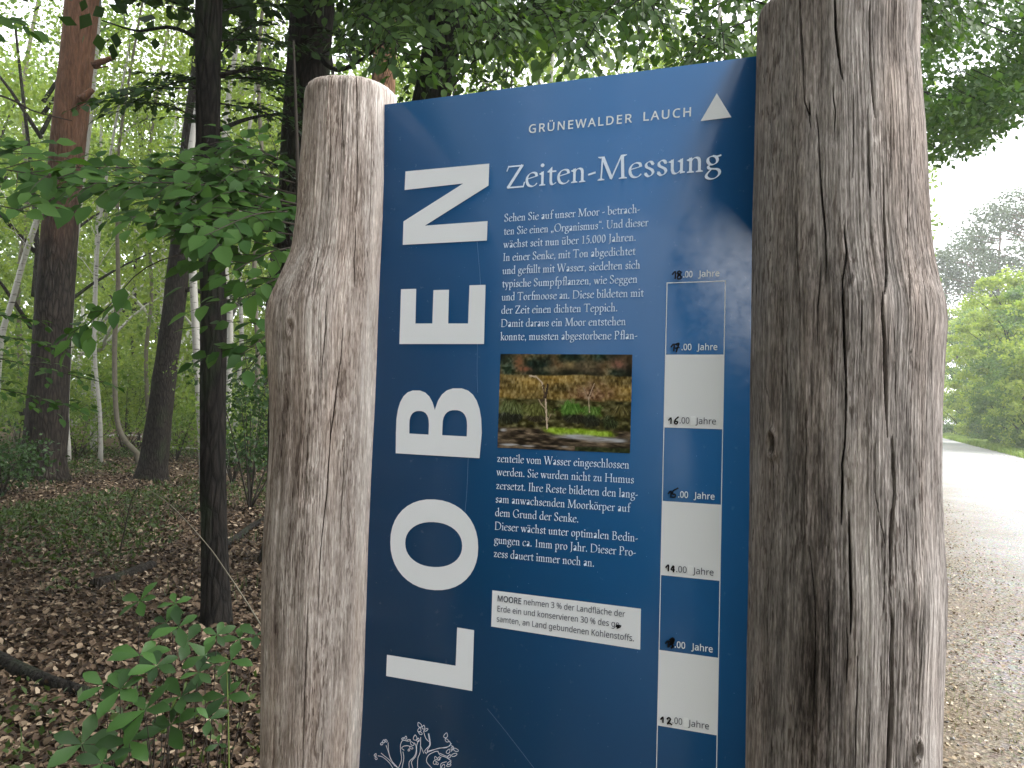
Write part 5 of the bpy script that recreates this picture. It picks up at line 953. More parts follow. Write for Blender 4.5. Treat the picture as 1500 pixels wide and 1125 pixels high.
pl.limb([at(452, 60, Y0), at(485, 100, Y0 - .4), at(522, 92, Y0 - .8), at(590, 40, Y0 - 1.2)], .03, .01); pl.limb([at(300, 112, Y0), at(380, 116, Y0), at(450, 130, Y0)], .012, .02)
crown(pl, tr[0][-1], 6.6, 12, 4.6, 90, 140, .22, 1.2)
finish('oak_tree', 'thick rough trunk rising close behind the pale post', 'tree', base, pl, M_BARKB, M_DARKL, 'tree trunks in the forest', tr)
# second pine, behind
pl = Plant(); Y0 = 14.0
tr = trunk_px([(548, 760), (550, 500), (555, 300), (560, 150), (565, 60), (570, -20), (576, -150)], Y0, [44, 38, 36, 34, 33, 32], 24, 0.08, 4, 2, 80, (.2, .2, 9)); base = tr[0][0]; b = tr[0][-1]
for i in range(14):
    a = rng.uniform(0, 6.28); P = b + np.array([math.cos(a) * rng.uniform(.5, 3), math.sin(a) * rng.uniform(.5, 3), rng.uniform(-4, 1)])
    pl.cloud(P, (1.1, 1.1, .5), 90, .3); pl.limb([b - UP * 4.5, (b + P) / 2, P], .08, .02, 5, 0, 6)
finish('pine_tree', 'orange-barked pine trunk above the gap between pale post and board', 'tree', base, pl, bark_mat('orange_pine_bark', (0.09, 0.05, 0.03), (0.28, 0.16, 0.09), (12, 12, 5)), M_NEED, 'tree trunks in the forest', tr)
# hornbeam whose leaves hang over the board
pl = Plant(); Y0 = 6.4
tr = trunk_px([(610, 860), (608, 560), (612, 330), (624, 190), (637, 120), (650, 50), (660, 0), (672, -140)], Y0, [66, 58, 54, 54, 56, 52, 50], 28, 0.10, 6, 3, 110, (.3, .3, 5)); base = tr[0][0]
pl.limb([at(665, 10, Y0), at(700, 22, Y0), at(745, 26, Y0 - .1), at(800, 14, Y0 - .2), at(880, 40, Y0 - .3)], .07, .02); pl.limb([at(690, 20, Y0), at(694, 60, Y0), at(697, 110, Y0 - .2)], .02, .01)
pl.limb([at(660, 130, Y0), at(690, 95, Y0 - .6), at(720, 60, Y0 - 1.2), at(760, 20, Y0 - 1.6)], .012, .006); pl.limb([at(640, -60, Y0), at(780, -40, Y0), at(950, -30, Y0), at(1150, -60, Y0)], .06, .02)
r2 = np.random.default_rng(41)
for i in range(58):
    x = 520 + 600 * (i + r2.random()) / 58; y = r2.uniform(-60, 45); Y = r2.uniform(4.2, 6.6)
    dx, dy = r2.uniform(-130, 130), r2.uniform(35, 105)
    if 575 < x < 670: dx, y = dx * .3 + (90 if x > 630 else -80), y - 40
    bough(pl, (x, y), Y, (x + dx, y + dy), Y + r2.uniform(-.5, .2), leaf=r2.uniform(.07, .095), twigs=9, tl=.40, rad=.006, normal=(r2.normal() * .3, -.8, .7), jit=.45, droop=.3, arch=.10)
for a, Ya, b, Yb in [((640, 60), 6.3, (540, 60), 5.6), ((670, 60), 6.3, (740, 120), 5.3), ((668, 90), 6.3, (720, 145), 5.6)]:
    bough(pl, a, Ya, b, Yb, leaf=.085, twigs=10, tl=.45, rad=.006, normal=(0, -.7, .7))
crown(pl, at(700, -60, 5.6), 5.2, 9.0, 3.8, 70, 140, .17, 1.0)
finish('hornbeam_tree', 'hornbeam with a dark trunk whose leafy boughs hang over the top of the board', 'tree', base, pl, M_BARKD, M_HORN, 'tree trunks in the forest', tr)
# beech saplings carrying the near boughs
pl = Plant(); st_ = [gnd(452, 1010) * np.array([1, 1, 0]), at(445, 700, 3.9), at(440, 400, 3.9), at(436, 240, 4.0), at(430, 60, 4.2)]
tr = tube(resample(st_, 40), [.022, .006], 8, .1, 8, 3)
for a, Ya, b, Yb, lf, tw in [((440, 300), 3.9, (130, 268), 3.35, .098, 13), ((440, 330), 3.9, (190, 318), 3.3, .098, 11), ((438, 270), 4.0, (260, 238), 3.7, .09, 10), ((440, 360), 3.9, (330, 405), 3.4, .10, 7), ((438, 310), 3.9, (300, 345), 3.2, .10, 8), ((438, 250), 4.0, (330, 205), 3.9, .085, 8), ((438, 285), 4.0, (90, 245), 3.7, .09, 13), ((438, 400), 3.8, (345, 445), 3.35, .09, 5), ((440, 320), 4.0, (235, 285), 3.6, .098, 11), ((440, 345), 4.0, (275, 345), 3.7, .098, 9), ((438, 290), 4.2, (350, 270), 3.9, .09, 9), ((438, 470), 3.9, (352, 520), 3.6, .08, 6), ((440, 305), 4.2, (60, 275), 3.9, .09, 14)]:
    bough(pl, a, Ya, b, Yb, leaf=lf * 1.22, twigs=int(tw * 1.2), tl=.46, rad=.006, normal=(0, -.66, .72), jit=.30, arch=.05, gap=.5)
pl.spray([at(x, y, 3.3) for x, y in [(330, 372), (270, 371), (205, 398), (150, 458), (100, 490)]], leaf=.105, twigs=5, tl=.2, rad=.004, normal=(0, -.7, .6), start=.6)
finish('beech_sapling', 'young beech hidden by the pale post, reaching a leafy bough across the pine trunk', 'sapling', st_[0], pl, M_TWIG, M_BEECH, 'young beeches', tr)
pl = Plant(); st_ = [gnd(-260, 1060) * np.array([1, 1, 0]), at(-250, 700, 3.4), at(-230, 400, 3.4), at(-200, 220, 3.4), at(-170, 20, 3.4)]
tr = tube(resample(st_, 40), [.03, .006], 8, .1, 8, 3)
for a, Ya, b, Yb, lf, tw in [((-215, 260), 3.4, (95, 262), 3.15, .095, 12), ((-215, 300), 3.4, (40, 310), 3.0, .095, 9), ((-205, 230), 3.4, (30, 222), 3.5, .09, 9), ((-180, 60), 3.5, (20, 30), 4.2, .08, 8), ((-190, 120), 3.5, (60, 165), 4.4, .0, 0)]:
    if tw: bough(pl, a, Ya, b, Yb, leaf=lf * 1.2, twigs=int(tw * 1.1), tl=.42, rad=.006, normal=(0, -.66, .72), jit=.30, arch=.05, gap=.55)
    else: pl.limb([at(-190, 90, 3.5), at(0, 140, 4.4), at(50, 163, 4.6), at(105, 177, 4.8)], .008, .003, 5)
for a, Ya, b, Yb in [((-240, 520), 4.2, (150, 560), 4.6), ((-240, 500), 4.2, (110, 510), 4.9), ((-240, 560), 4.2, (130, 600), 4.8), ((-240, 470), 4.2, (60, 470), 5)]:
    bough(pl, a, Ya, b, Yb, leaf=.07, twigs=13, tl=.45, rad=.005, normal=(0, -.2, .95), jit=.3)
finish('beech_sapling', 'young beech at the outer side of the picture, its boughs ending before the pine trunk', 'sapling', st_[0], pl, M_TWIG, M_BEECH, 'young beeches', tr)

# ------------------------------------------------------------------ pale thin stems farther in
stems = [
 ('birch_tree', [(100, 660), (97, 600), (104, 450), (110, 360), (120, 270), (132, 170), (142, 60), (150, -60)], 17.5, [8, 8, 8, 7, 5], M_BIRCH, 'white birch stem running up along the side of the big pine'),
 ('birch_tree', [(-8, 660), (0, 510), (18, 440), (38, 370), (58, 310), (90, 200)], 19, [9, 8, 8, 6], M_BIRCH, 'slanting pale birch stem in the outer corner beyond the pine'),
 ('birch_tree', [(148, 660), (146, 600), (139, 520), (140, 430), (150, 300)], 18, [6, 5, 5, 3], M_BIRCH, 'short crooked white birch stem just beyond the pine'),
 ('young_rowan', [(205, 668), (180, 640), (170, 600), (168, 500), (173, 420), (172, 330), (176, 200)], 18, [8, 7, 7, 5, 3], M_STEM, 'thin grey stem with a bent foot between the pine and the slanting trunk'),
 ('birch_tree', [(300, 700), (291, 560), (284, 430), (280, 350), (276, 250)], 14.5, [13, 11, 10, 8], M_BIRCH, 'grey-white stem showing between the slanting trunk and the thin dark trunk'),
 ('birch_tree', [(332, 660), (335, 560), (337, 470), (330, 380), (328, 200)], 17, [10, 9, 8, 6], M_BIRCH, 'pale birch stem right beside the thin dark trunk'),
 ('birch_tree', [(343, 650), (349, 570), (354, 490), (352, 420), (356, 260)], 19, [7, 6, 6, 4], M_BIRCH, 'slender pale stem between the thin dark trunk and the pale post'),
 ('young_rowan', [(218, 640), (214, 520), (222, 430), (216, 300), (224, 180)], 22, [6, 5, 4], M_STEM, 'faint far grey stem half hidden by the slanting trunk'),
 ('young_rowan', [(372, 640), (378, 520), (372, 400), (384, 260), (380, 60)], 16, [8, 7, 6, 4], M_STEM, 'grey stem half seen beside the bulge of the pale post'),
 ('young_rowan', [(24, 650), (30, 540), (26, 420), (40, 300), (36, 120)], 24, [8, 7, 5], M_STEM, 'far grey stem in the outer corner of the wood'),
]
for nm, pts, Y, w, mt, lab in stems:
    pl = Plant()
    tr = trunk_px(pts, Y, w, 10, .05, 6, 3, 50, (.3, .3, 4)); b = tr[0][0]; tp = tr[0][-1]
    for k in range(9):
        q = tr[0][int(len(tr[0]) * rng.uniform(.45, .97))]; e = q + np.array([rng.uniform(-1, 1), rng.uniform(-1, 1), rng.uniform(.2, 1.0)])
        pl.limb([q, (q + e) / 2 + UP * .1, e], .012, .004, 4, 0, 5); pl.cloud(e, (.55, .55, .35), 60, .085)
    for k in range(12): pl.cloud(tp + np.array([rng.normal() * .9, rng.normal() * .9, rng.uniform(-4, 1)]), (.7, .7, .5), 110, .09)
    finish(nm, lab, 'tree', (b[0], b[1], 0), pl, mt, M_FAR, 'thin pale stems in the wood', tr)

# ------------------------------------------------------------------ light green trees deeper in the wood
deep = []
r3 = np.random.default_rng(5)
spots = [(-120, 21), (-30, 26), (60, 30), (40, 20), (140, 23), (190, 31), (250, 26), (235, 38), (330, 22), (385, 27), (420, 34), (500, 19), (560, 27), (650, 20), (720, 30), (800, 18), (880, 24), (960, 31), (1040, 17), (1090, 26), (110, 40), (-60, 36), (330, 40)]
rel = ['beyond the pine', 'beyond the slanting trunk', 'beyond the thin dark trunk', 'above the board']
for k, (px, Y) in enumerate(spots):
    pl = Plant(); b = at(px, 600, Y); b[2] = 0
    H = r3.uniform(11, 15) * (1.0 if Y < 25 else 1.3) * (0.85 if px < 300 and Y > 24 else 1)
    R = r3.uniform(2.2, 3.2) * (1 if Y < 25 else 1.35)
    lo = 0.8 if px < 450 else 2.0
    crown(pl, b, lo, H, R, int(42 * (R / 2.6) ** 1.3), 130 if Y < 28 else 95, .10 + Y * .0026, .75 + Y * .012, limbs=4)
    tr = tube(resample([b - UP * .1, b + np.array([r3.normal() * .3, 0, H * .4]), b + np.array([r3.normal() * .5, 0, H * .9])], 30), [.05 + Y * .0022, .03], 9, .08)
    kind, mt = (('birch_tree', M_FAR), ('young_oak', M_FAR2))[k % 2 if px < 500 else 1 if k % 3 else 0]
    side = 'far beyond the pine trunk' if px < 100 else 'in the gap between the pine and the slanting trunk' if px < 240 else 'beyond the thin dark trunk' if px < 360 else 'behind the pale post' if px < 480 else 'behind the hanging boughs above the board'
    deep.append((finish(kind, None, 'tree', b, pl, M_BIRCH if kind == 'birch_tree' else M_BARKB, mt, 'light green trees deeper in the wood', tr), kind, side, px, Y))
from collections import defaultdict
dd_ = defaultdict(list)
for d in deep: dd_[(d[1], d[2])].append(d)
for (kind, side), L in dd_.items():
    L.sort(key=lambda d: d[4])
    col = 'yellow-green birch' if kind == 'birch_tree' else 'mid-green broadleaf tree'
    names = [''] if len(L) == 1 else ['nearer ', 'farther '] if len(L) == 2 else ['nearest ', 'second nearest ', 'third nearest ', 'fourth nearest ', 'fifth nearest ', 'sixth nearest ', 'seventh nearest '][:len(L)]
    for nme, d in zip(names, L): d[0]['label'] = f'{nme}{col} {side}'

# the far edge of the wood, one green mass
pl = Plant(); r5 = np.random.default_rng(8)
for i in range(2200):
    px = r5.uniform(-500, 1330); Y = r5.uniform(44, 60); b = at(px, 600, Y); top = 16 + 11 * fbm(np.array([px / 110, 3.3, 0]), 3) - (5 if 150 < px < 300 else 0)
    pl.cloud((b[0], b[1], r5.random() ** 1.1 * top + .3), (2.0, 2.0, 1.3), 90, .40)
for i in range(760):                                         # unseen foliage ring added behind the viewer to darken the board's reflections
    a = math.radians(r5.uniform(-215, -70)); q = r5.uniform(20, 27)
    pl.cloud((math.sin(a) * q, math.cos(a) * q, r5.random() ** 1.1 * 10.5 + .3), (1.7, 1.7, 1.1), 60, .5)
tag(pl.l.build('far_woods_and_added_ring', leaf_mat('far_leaf', (0.11, 0.17, 0.045), (0.26, 0.33, 0.10), .5)), kind='stuff')
# undergrowth bushes in the wood
bush = [(-40, 17, 1.9, .9), (30, 22, 2.2, 1.4), (118, 20, 1.6, 1.1), (205, 24, 2.4, 1.5), (262, 19, 1.5, 1.0), (345, 14, 2.2, 1.0), (372, 11, 2.0, .8), (395, 19, 2.6, 1.4), (10, 12.5, 1.1, .9), (150, 28, 3.0, 1.8), (300, 30, 3.0, 1.8), (60, 26, 3.6, 2.0), (185, 22, 2.6, 1.3), (270, 25, 3.4, 1.7), (-60, 24, 3.4, 2.0), (130, 34, 4.0, 2.4), (330, 26, 3.6, 1.8), (220, 32, 4.0, 2.2), (395, 24, 3.6, 1.8)]
blab = ['low bush at the outer edge before the pine', 'leafy bush behind the pine foot', 'small bush beside the white birch stem', 'bush behind the bent grey stem', 'bush behind the slanting trunk foot', 'upright bush between the thin dark trunk and pale post', 'dark bush close against the pale post at knee height', 'tall bush filling the gap beside the pale post bulge', 'dark low bush in front of the pine foot', 'large far bush at the back of the clearing', 'large far bush behind the thin dark trunk', 'bright bush between the slanting birch and the pine', 'bright bush just beyond the bent grey stem', 'bright bush between slanting trunk and thin dark trunk, at the back', 'bright bush at the outer edge, half cut by the frame', 'widest bright bush at the back between pine and slanting trunk', 'bright bush right behind the two pale stems beside the thin dark trunk', 'bright bush at the back behind the slanting trunk', 'bright bush behind the pale post bulge']
for (px, Y, h, r), lab in zip(bush, blab):
    pl = Plant(); b = at(px, 600, Y); b[2] = hz(b[0], b[1])
    for k in range(9):
        e = b + np.array([r3.normal() * r * .5, r3.normal() * r * .5, h * r3.uniform(.5, 1)])
        pl.limb([b, (b + e) / 2 + UP * .1, e], .014, .004, 4, 0, 6)
        pl.cloud(e, (r * .5, r * .5, .3), 90, .075 if Y < 16 else .09); pl.cloud((b + e) / 2 + UP * .1, (r * .6, r * .6, .35), 80, .075 if Y < 16 else .09)
    finish('bush', lab, 'bush', b, pl, M_TWIG, M_DARKL if Y < 13 else M_FAR if blab.index(lab) > 10 else M_FAR2, 'bushes in the undergrowth', tname='stems', cname='foliage')

# ------------------------------------------------------------------ right side: oak boughs, far shrubs and pines
pl = Plant(); b = at(1235, 700, 9.0); b[2] = 0
tr = tube(resample([b - UP * .1, at(1236, 500, 9), at(1240, 200, 9), at(1245, -150, 9.2)], 50), [.30, .24, .16], 22, .08, 5, 3)
r4 = np.random.default_rng(77)
for q in [[(1240, 60), (1330, 30), (1400, 20), (1500, 60)], [(1240, 120), (1320, 130), (1400, 150), (1460, 200)], [(1240, 0), (1350, -60), (1480, -50), (1600, 0)], [(1240, 180), (1310, 190), (1370, 215)]]:
    pl.limb([at(x, y, 9 + i * .5) for i, (x, y) in enumerate(q)], .035, .008, 7, .1, 16)
def low(x): return np.interp(x, [1300, 1360, 1410, 1440, 1470, 1510, 1600], [225, 238, 222, 212, 178, 150, 120])
for i in range(520):
    x = r4.uniform(1290, 1600); lim = low(x); y = lim - abs(r4.normal()) * 110 - 6
    if y < -120: y = r4.uniform(-120, 100)
    if fbm(np.array([x / 42, y / 42, 2.0]), 3) < (0.37 if y > 90 else 0.28): continue
    c = at(x, y, r4.uniform(8.6, 12.5)); pl.cloud(c, (.34, .34, .18), 36, .105, LEAFS, .5, .7)
    if i % 4 == 0: pl.limb([c + np.array([-.5, 0, .25]), c + np.array([-.2, 0, .12]), c], .006, .003, 4, 0, 5)
finish('oak_tree', 'oak whose dark drooping boughs fill the upper corner over the road', 'tree', b, pl, M_BARKD, M_OAK, None, tr)
pl = Plant(); b = at(1290, 720, 6.2); b[2] = 0
tr = tube(resample([b - UP * .1, at(1285, 500, 6.2), at(1280, 200, 6.2), at(1290, -100, 6.3)], 40), [.10, .08, .05], 16, .08, 6, 3)
for i in range(20):
    x, y = r4.uniform(1350, 1530), r4.uniform(-40, 75)
    bough(pl, (1290, -20 + r4.uniform(-60, 40)), 6.3, (x, y), r4.uniform(5.6, 7.2), leaf=.085, twigs=9, tl=.4, rad=.006, normal=(0, -.8, .6), jit=.5, droop=.3)
finish('hornbeam_sapling', 'young hornbeam behind the dark post, showing bright leaves beside its top', 'sapling', b, pl, M_TWIG, M_HORN, None, tr)
far = [(1374, 92, 12.0, 4.5, 1), (1345, 84, 14.0, 5.0, 0), (1403, 68, 12.6, 4.4, 0), (1444, 56, 12.6, 3.6, 0), (1510, 50, 10.6, 3.4, 1), (1385, 78, 13.0, 4.4, 1), (1500, 44, 5.6, 2.3, 1), (1470, 47, 5.0, 2.0, 0), (1432, 55, 6.4, 2.4, 1), (1398, 67, 6.6, 2.8, 1), (1545, 42, 9.0, 3.0, 0), (1485, 56, 11.6, 3.4, 0)]
flab = ['dark shrub farthest down the road, beside the dark post edge', 'far yellow-green robinia mostly hidden by the dark post', 'yellow-green robinia across the road, next to the dark post edge', 'tallest yellow-green robinia across the road', 'darker leafy shrub at the outer edge across the road', 'dark green shrub looming behind the robinias', 'rounded low green shrub on the verge across the road', 'pale low shrub nearest the outer edge on the verge', 'bright low shrub in the middle of the verge', 'low dark shrub on the verge close to the dark post', 'robinia shrub cut off by the outer edge of the picture', 'light robinia behind the tallest one']
def foot(px, Y):
    d = ray(px, 640); p = CAMP + d * (Y / d[1]); 
    return np.array([p[0], p[1], 0.0])
for (px, Y, h, R, k), lab in zip(far, flab):
    pl = Plant(); b = foot(px, Y)
    ds = (b[:2] - R0) @ RN
    if ds < 6.6 + R * .35: b[:2] += RN * (6.6 + R * .35 - ds)
    crown(pl, b, 0.2, h, R, int(50 * R / 2), 130, .24 if h > 7 else .18, .8, limbs=5, squash=.45)
    tr = tube(resample([b - UP * .1, b + UP * h * .4, b + UP * h * .85], 16), [.10, .03], 8, .08)
    finish('robinia_tree' if k == 0 else 'shrub', lab, 'tree' if k == 0 else 'shrub', b, pl, M_BARKB, M_ROB if k == 0 else M_ROB2, 'shrubs across the road', tr)
for (px, Y, h, R), lab in zip([(1380, 112, 26, 5.5), (1420, 108, 28, 6), (1458, 100, 30, 7), (1500, 96, 31, 7)], ['far pine just beside the dark post, lowest of the far pines', 'hazy far pine, second from the dark post', 'broad far pine rising behind the tallest robinia', 'tallest far pine at the outer edge across the road']):
    pl = Plant(); b = foot(px, Y)
    tr = tube(resample([b - UP * .1, b + UP * h * .5, b + np.array([.4, 0, h * .93])], 24), [.26, .10], 9, .08)
    for k in range(90):
        z = h * (1 - .62 * r4.random() ** 1.1); a = r4.uniform(0, 6.28); q = R * r4.uniform(.2, 1) * min(1, (h - z) / (h * .25) + .3)
        P = b + np.array([math.cos(a) * q, math.sin(a) * q, z]); pl.cloud(P, (1.5, 1.5, .8), 60, .42)
        if k % 2 == 0: pl.limb([b + UP * (z - .8), P], .09, .03, 5, 0, 4)
    finish('pine_tree', lab, 'tree', b, pl, bark_mat('far_pine_bark', (0.10, 0.06, 0.04), (0.26, 0.16, 0.10), (8, 8, 4)), M_NEED, 'far pines across the road', tr)
# ------------------------------------------------------------------ forest floor
def scatter(n, x0, x1, y0, y1, pw=1.6):
    y = y0 + (y1 - y0) * rng.random(n) ** pw; x = rng.uniform(-1, 1, n)
    a0, a1 = x0, x1                                # tangent of the view angle: a fan from the camera
    t = a0 + (a1 - a0) * (x + 1) / 2
    return t * y, y
X, Y = scatter(200000, -0.85, 0.25, 2.2, 24, 1.4)
keep = fbm(np.stack([X * 1.2, Y * 1.2, X * 0 + 3], -1), 3) > 0.25
ro = (np.stack([X, Y], 1) - R0) @ RN; keep &= ro < -1.4
X, Y = X[keep], Y[keep]; n = len(X)
P = np.stack([X, Y, hz(X, Y) + rng.uniform(0.0, .035, n)], 1)
D = rdir(n); D[:, 2] *= .35; N = UP + rng.normal(size=(n, 3)) * .5
def litter_mat(name, stops):
    m, t, p = nodes(name); g = nn(t, 'ShaderNodeNewGeometry').outputs['Random Per Island']
    t.links.new(ramp(t, g, stops), p.inputs['Base Color']); p.inputs['Roughness'].default_value = .7; p.inputs['Specular IOR Level'].default_value = .25; return m
M_LIT = litter_mat('dead_leaf', [(0, (.018, .011, .007)), (.35, (.055, .035, .022)), (.7, (.115, .076, .048)), (.9, (.22, .160, .105)), (1, (.36, .285, .205))])
tag(mk('leaf_litter', *place(CURL, P, D, N, rng.uniform(.026, .066, n) * np.clip(.8 + Y * .03, .8, 1.5)), M_LIT), kind='stuff')
# green ground cover in patches
X, Y = scatter(150000, -0.95, 0.1, 3.0, 26, 1.25)
f = fbm(np.stack([X * .55, Y * .55, X * 0 + 11], -1), 3)
u = X / Y
py_ = 578 + 1803 / Y; keep = (f > np.where((u < -.42) & (py_ > 725) & (py_ < 840), .50, np.where(py_ > 880, .66, .60))) & ~((u > -.42) & (u < -.30) & (Y < 9) & (f < .56)); keep &= rng.random(len(X)) < np.where(py_ > 880, .10, np.where(py_ > 800, .5, np.where((py_ > 690) & (u > -.45), .38, .8))); X, Y, f = X[keep], Y[keep], f[keep]; n = len(X)
P = np.stack([X, Y, hz(X, Y) + rng.uniform(0.0, 1, n) ** 1.5 * (.05 + 1.1 * np.clip(f - .53, 0, .25))], 1)
D = rdir(n) + UP * .5
M_COVER = leaf_mat('ground_cover_leaf', (0.024, 0.046, 0.013), (0.066, 0.102, 0.026), .35)
tag(mk('undergrowth', *place(LEAFS, P, D, UP + rng.normal(size=(n, 3)) * .6, rng.uniform(.025, .06, n) * np.clip(.8 + Y * .04, .8, 1.6)), M_COVER), kind='stuff')
# grass tufts
def blades(X, Y, Z, h, mat, name, w=.004):
    n = len(X); b = np.stack([X, Y, Z], 1); a = rng.uniform(0, 6.28, n); d = np.stack([np.cos(a), np.sin(a), 0 * a], 1); h = h * rng.uniform(.4, 1.2, n)
    sd_ = np.stack([-np.sin(a), np.cos(a), 0 * a], 1) * w
    l = rng.uniform(.15, .7, n)
    m1 = b + UP * (h * .6)[:, None] + d * (h * l * .3)[:, None]; t1 = b + UP * (h * (1 - l * .35))[:, None] + d * (h * l)[:, None]
    V = np.stack([b - sd_, b + sd_, m1 + sd_ * .7, m1 - sd_ * .7, t1], 1).reshape(-1, 3)
    k = (np.arange(n) * 5)[:, None]
    return tag(mk(name, V, [k + np.array([[0, 1, 2, 3]]), k + np.array([[3, 2, 4]])], mat), kind='stuff')
M_GRASS = leaf_mat('grass_blade', (0.07, 0.12, 0.025), (0.20, 0.24, 0.07), .3)
X, Y = scatter(12000, -0.9, 0.0, 3.2, 22, 1.3)
f = fbm(np.stack([X * .8, Y * .8, X * 0 + 21], -1), 3); k = (f > .54) & (rng.random(len(X)) < np.clip((Y - 4) / 5, .05, 1)); X, Y = X[k], Y[k]
blades(X, Y, hz(X, Y), .16, M_COVER, 'forest_grass')
# roadside: litter, sparse grass, stones
S = rng.uniform(-6, 12, 110000); O = rng.uniform(-2.8, .4, 110000) 
q = R0 + RD * S[:, None] + RN * O[:, None]; ro2 = O; k = rng.random(len(q)) < np.clip((.55 - O) / 2.2, .03, 1) * np.clip(2.0 * fbm(np.stack([q[:, 0] * 1.5, q[:, 1] * 1.5, q[:, 0] * 0], -1), 3) - .2, 0, 1); q = q[k]; ro2 = ro2[k]; n = len(q)
D = rdir(n); D[:, 2] *= .3
P = np.stack([q[:, 0], q[:, 1], np.full(n, .03) + rng.uniform(0, .03, n)], 1)
M_LIT2 = litter_mat('pale_dead_leaf', [(0, (.09, .06, .04)), (.4, (.22, .16, .10)), (.8, (.40, .32, .22)), (1, (.55, .48, .38))])
tag(mk('roadside_litter', *place(CURL, P, D, UP + rng.normal(size=(n, 3)) * .4, rng.uniform(.014, .042, n) * np.where(ro2 < -.7, 1.15, .75)), M_LIT2), kind='stuff')
S = rng.uniform(-6, 10, 30000); O = rng.uniform(-3, .4, 30000); q = R0 + RD * S[:, None] + RN * O[:, None]
k = (fbm(np.stack([q[:, 0] * 1.1, q[:, 1] * 1.1, q[:, 0] * 0 + 5], -1), 3) > .53 + .1 * np.clip(O + 1.2, 0, 2)); q = q[k]
blades(q[:, 0], q[:, 1], np.full(len(q), .015), .045, M_GRASS, 'roadside_grass', .002)
S = rng.uniform(-4, 40, 16000); O = rng.uniform(-1.2, 5.6, 16000); q = R0 + RD * S[:, None] + RN * O[:, None]; n = len(q)
A = Acc()
oc = np.array([(1, 0, 0), (-1, 0, 0), (0, 1, 0), (0, -1, 0), (0, 0, .7), (0, 0, -.7)], float); of = np.array([(0, 2, 4), (2, 1, 4), (1, 3, 4), (3, 0, 4), (2, 0, 5), (1, 2, 5), (3, 1, 5), (0, 3, 5)])
sz = rng.uniform(.004, .014, n) * np.where(rng.random(n) < .03, 2.2, 1); rr = rng.uniform(.6, 1.4, (n, 6, 1))
V = np.stack([q[:, 0], q[:, 1], .03 + 0 * sz], 1)[:, None] + oc[None] * rr * sz[:, None, None]
tag(mk('gravel', V.reshape(-1, 3), (of[None] + (np.arange(n) * 6)[:, None, None]).reshape(-1, 3), litter_mat('gravel_stone', [(0, (.10, .095, .09)), (.5, (.30, .29, .28)), (1, (.5, .49, .48))])), kind='stuff')
S = rng.uniform(5, 110, 40000); O = rng.uniform(5.4, 8.6, 40000); q = R0 + RD * S[:, None] + RN * O[:, None]
M_VERGE = leaf_mat('verge_grass_blade', (0.12, 0.20, 0.04), (0.27, 0.33, 0.09), .35)
blades(q[:, 0], q[:, 1], np.zeros(len(q)), .34, M_VERGE, 'verge_grass', .02)

# fallen wood
def log(name, lab, pts, r0, r1, mat, lift=0.6, segs=12):
    p = []
    for x, y in pts:
        g = gnd(x, y); p.append(np.array([g[0], g[1], hz(g[0], g[1]) + r0 * lift]))
    V, F = tube(resample(p, 30), [r0, r1], segs, .22, 5, 3)
    return tag(mk(name, V, F, mat, None, True), lab, 'log' if r0 > .03 else 'branch', 'fallen wood on the forest floor')
log('fallen_log', 'dark mossy log lying at the outer lower edge of the forest floor', [(-90, 940), (10, 985), (70, 1010), (125, 1022)], .055, .035, M_BARKD)
log('fallen_log', 'short broken brown log behind the bright seedling leaves', [(140, 872), (175, 855), (205, 840), (222, 832)], .055, .045, M_BARKB)
log('fallen_branch', 'long dark branch lying between the thin dark trunk and the pale post', [(318, 810), (345, 790), (370, 772), (410, 755)], .05, .03, M_BARKD)
log('fallen_branch', 'thin pale branch lying just beyond the thin dark trunk', [(325, 850), (340, 830), (352, 812)], .014, .008, M_STEM)
log('fallen_branch', 'pale birch branch lying behind the slanting trunk foot', [(130, 643), (160, 641), (200, 640), (240, 650)], .05, .03, M_BIRCH)
log('fallen_branch', 'bleached branch on the ground beyond the thin dark trunk', [(232, 662), (262, 657), (300, 660)], .06, .03, M_BIRCH)
log('fallen_branch', 'thin twig-like branch lying across the brown leaves near the lower edge', [(75, 1065), (100, 1045), (118, 1030)], .010, .006, M_TWIG)
# one bare dead sapling leaning over the litter, and the grass stalk before the pale post
d0 = gnd(174, 815)
V, F = tube(resample([d0, at(182, 780, d0[1]), at(192, 735, d0[1]), at(208, 700, d0[1])], 14), [.010, .004], 6, .1)
w = Acc(); w.add(V, F); w.add(*tube(resample([at(184, 770, d0[1]), at(176, 745, d0[1]), at(170, 730, d0[1])], 8), [.006, .002], 5)); w.add(*tube(resample([at(200, 715, d0[1]), at(188, 690, d0[1])], 6), [.004, .002], 5))
tag(w.build('dead_sapling', M_TWIG, None, True), 'bare dead twig standing up from the brown leaves before the slanting trunk', 'twig')
q = [at(x, y, 4.0 + .1 * i) for i, (x, y) in enumerate([(388, 925), (360, 880), (330, 835), (305, 800), (255, 745), (215, 715)])]
tag(mk('hanging_twig', *tube(resample(q, 24), [.005, .002], 5), M_STEM, None, True), 'long thin twig slanting across the foot of the thin dark trunk', 'twig')
g = gnd(336, 1180)
tag(mk('grass_stalk', *tube(resample([np.array([g[0], g[1], 0]), at(334, 1040, g[1]), at(331, 960, g[1] + .05)], 12), [.004, .002], 5), M_GRASS, None, True), 'single pale grass stalk rising at the lower edge before the pale post', 'grass stalk')

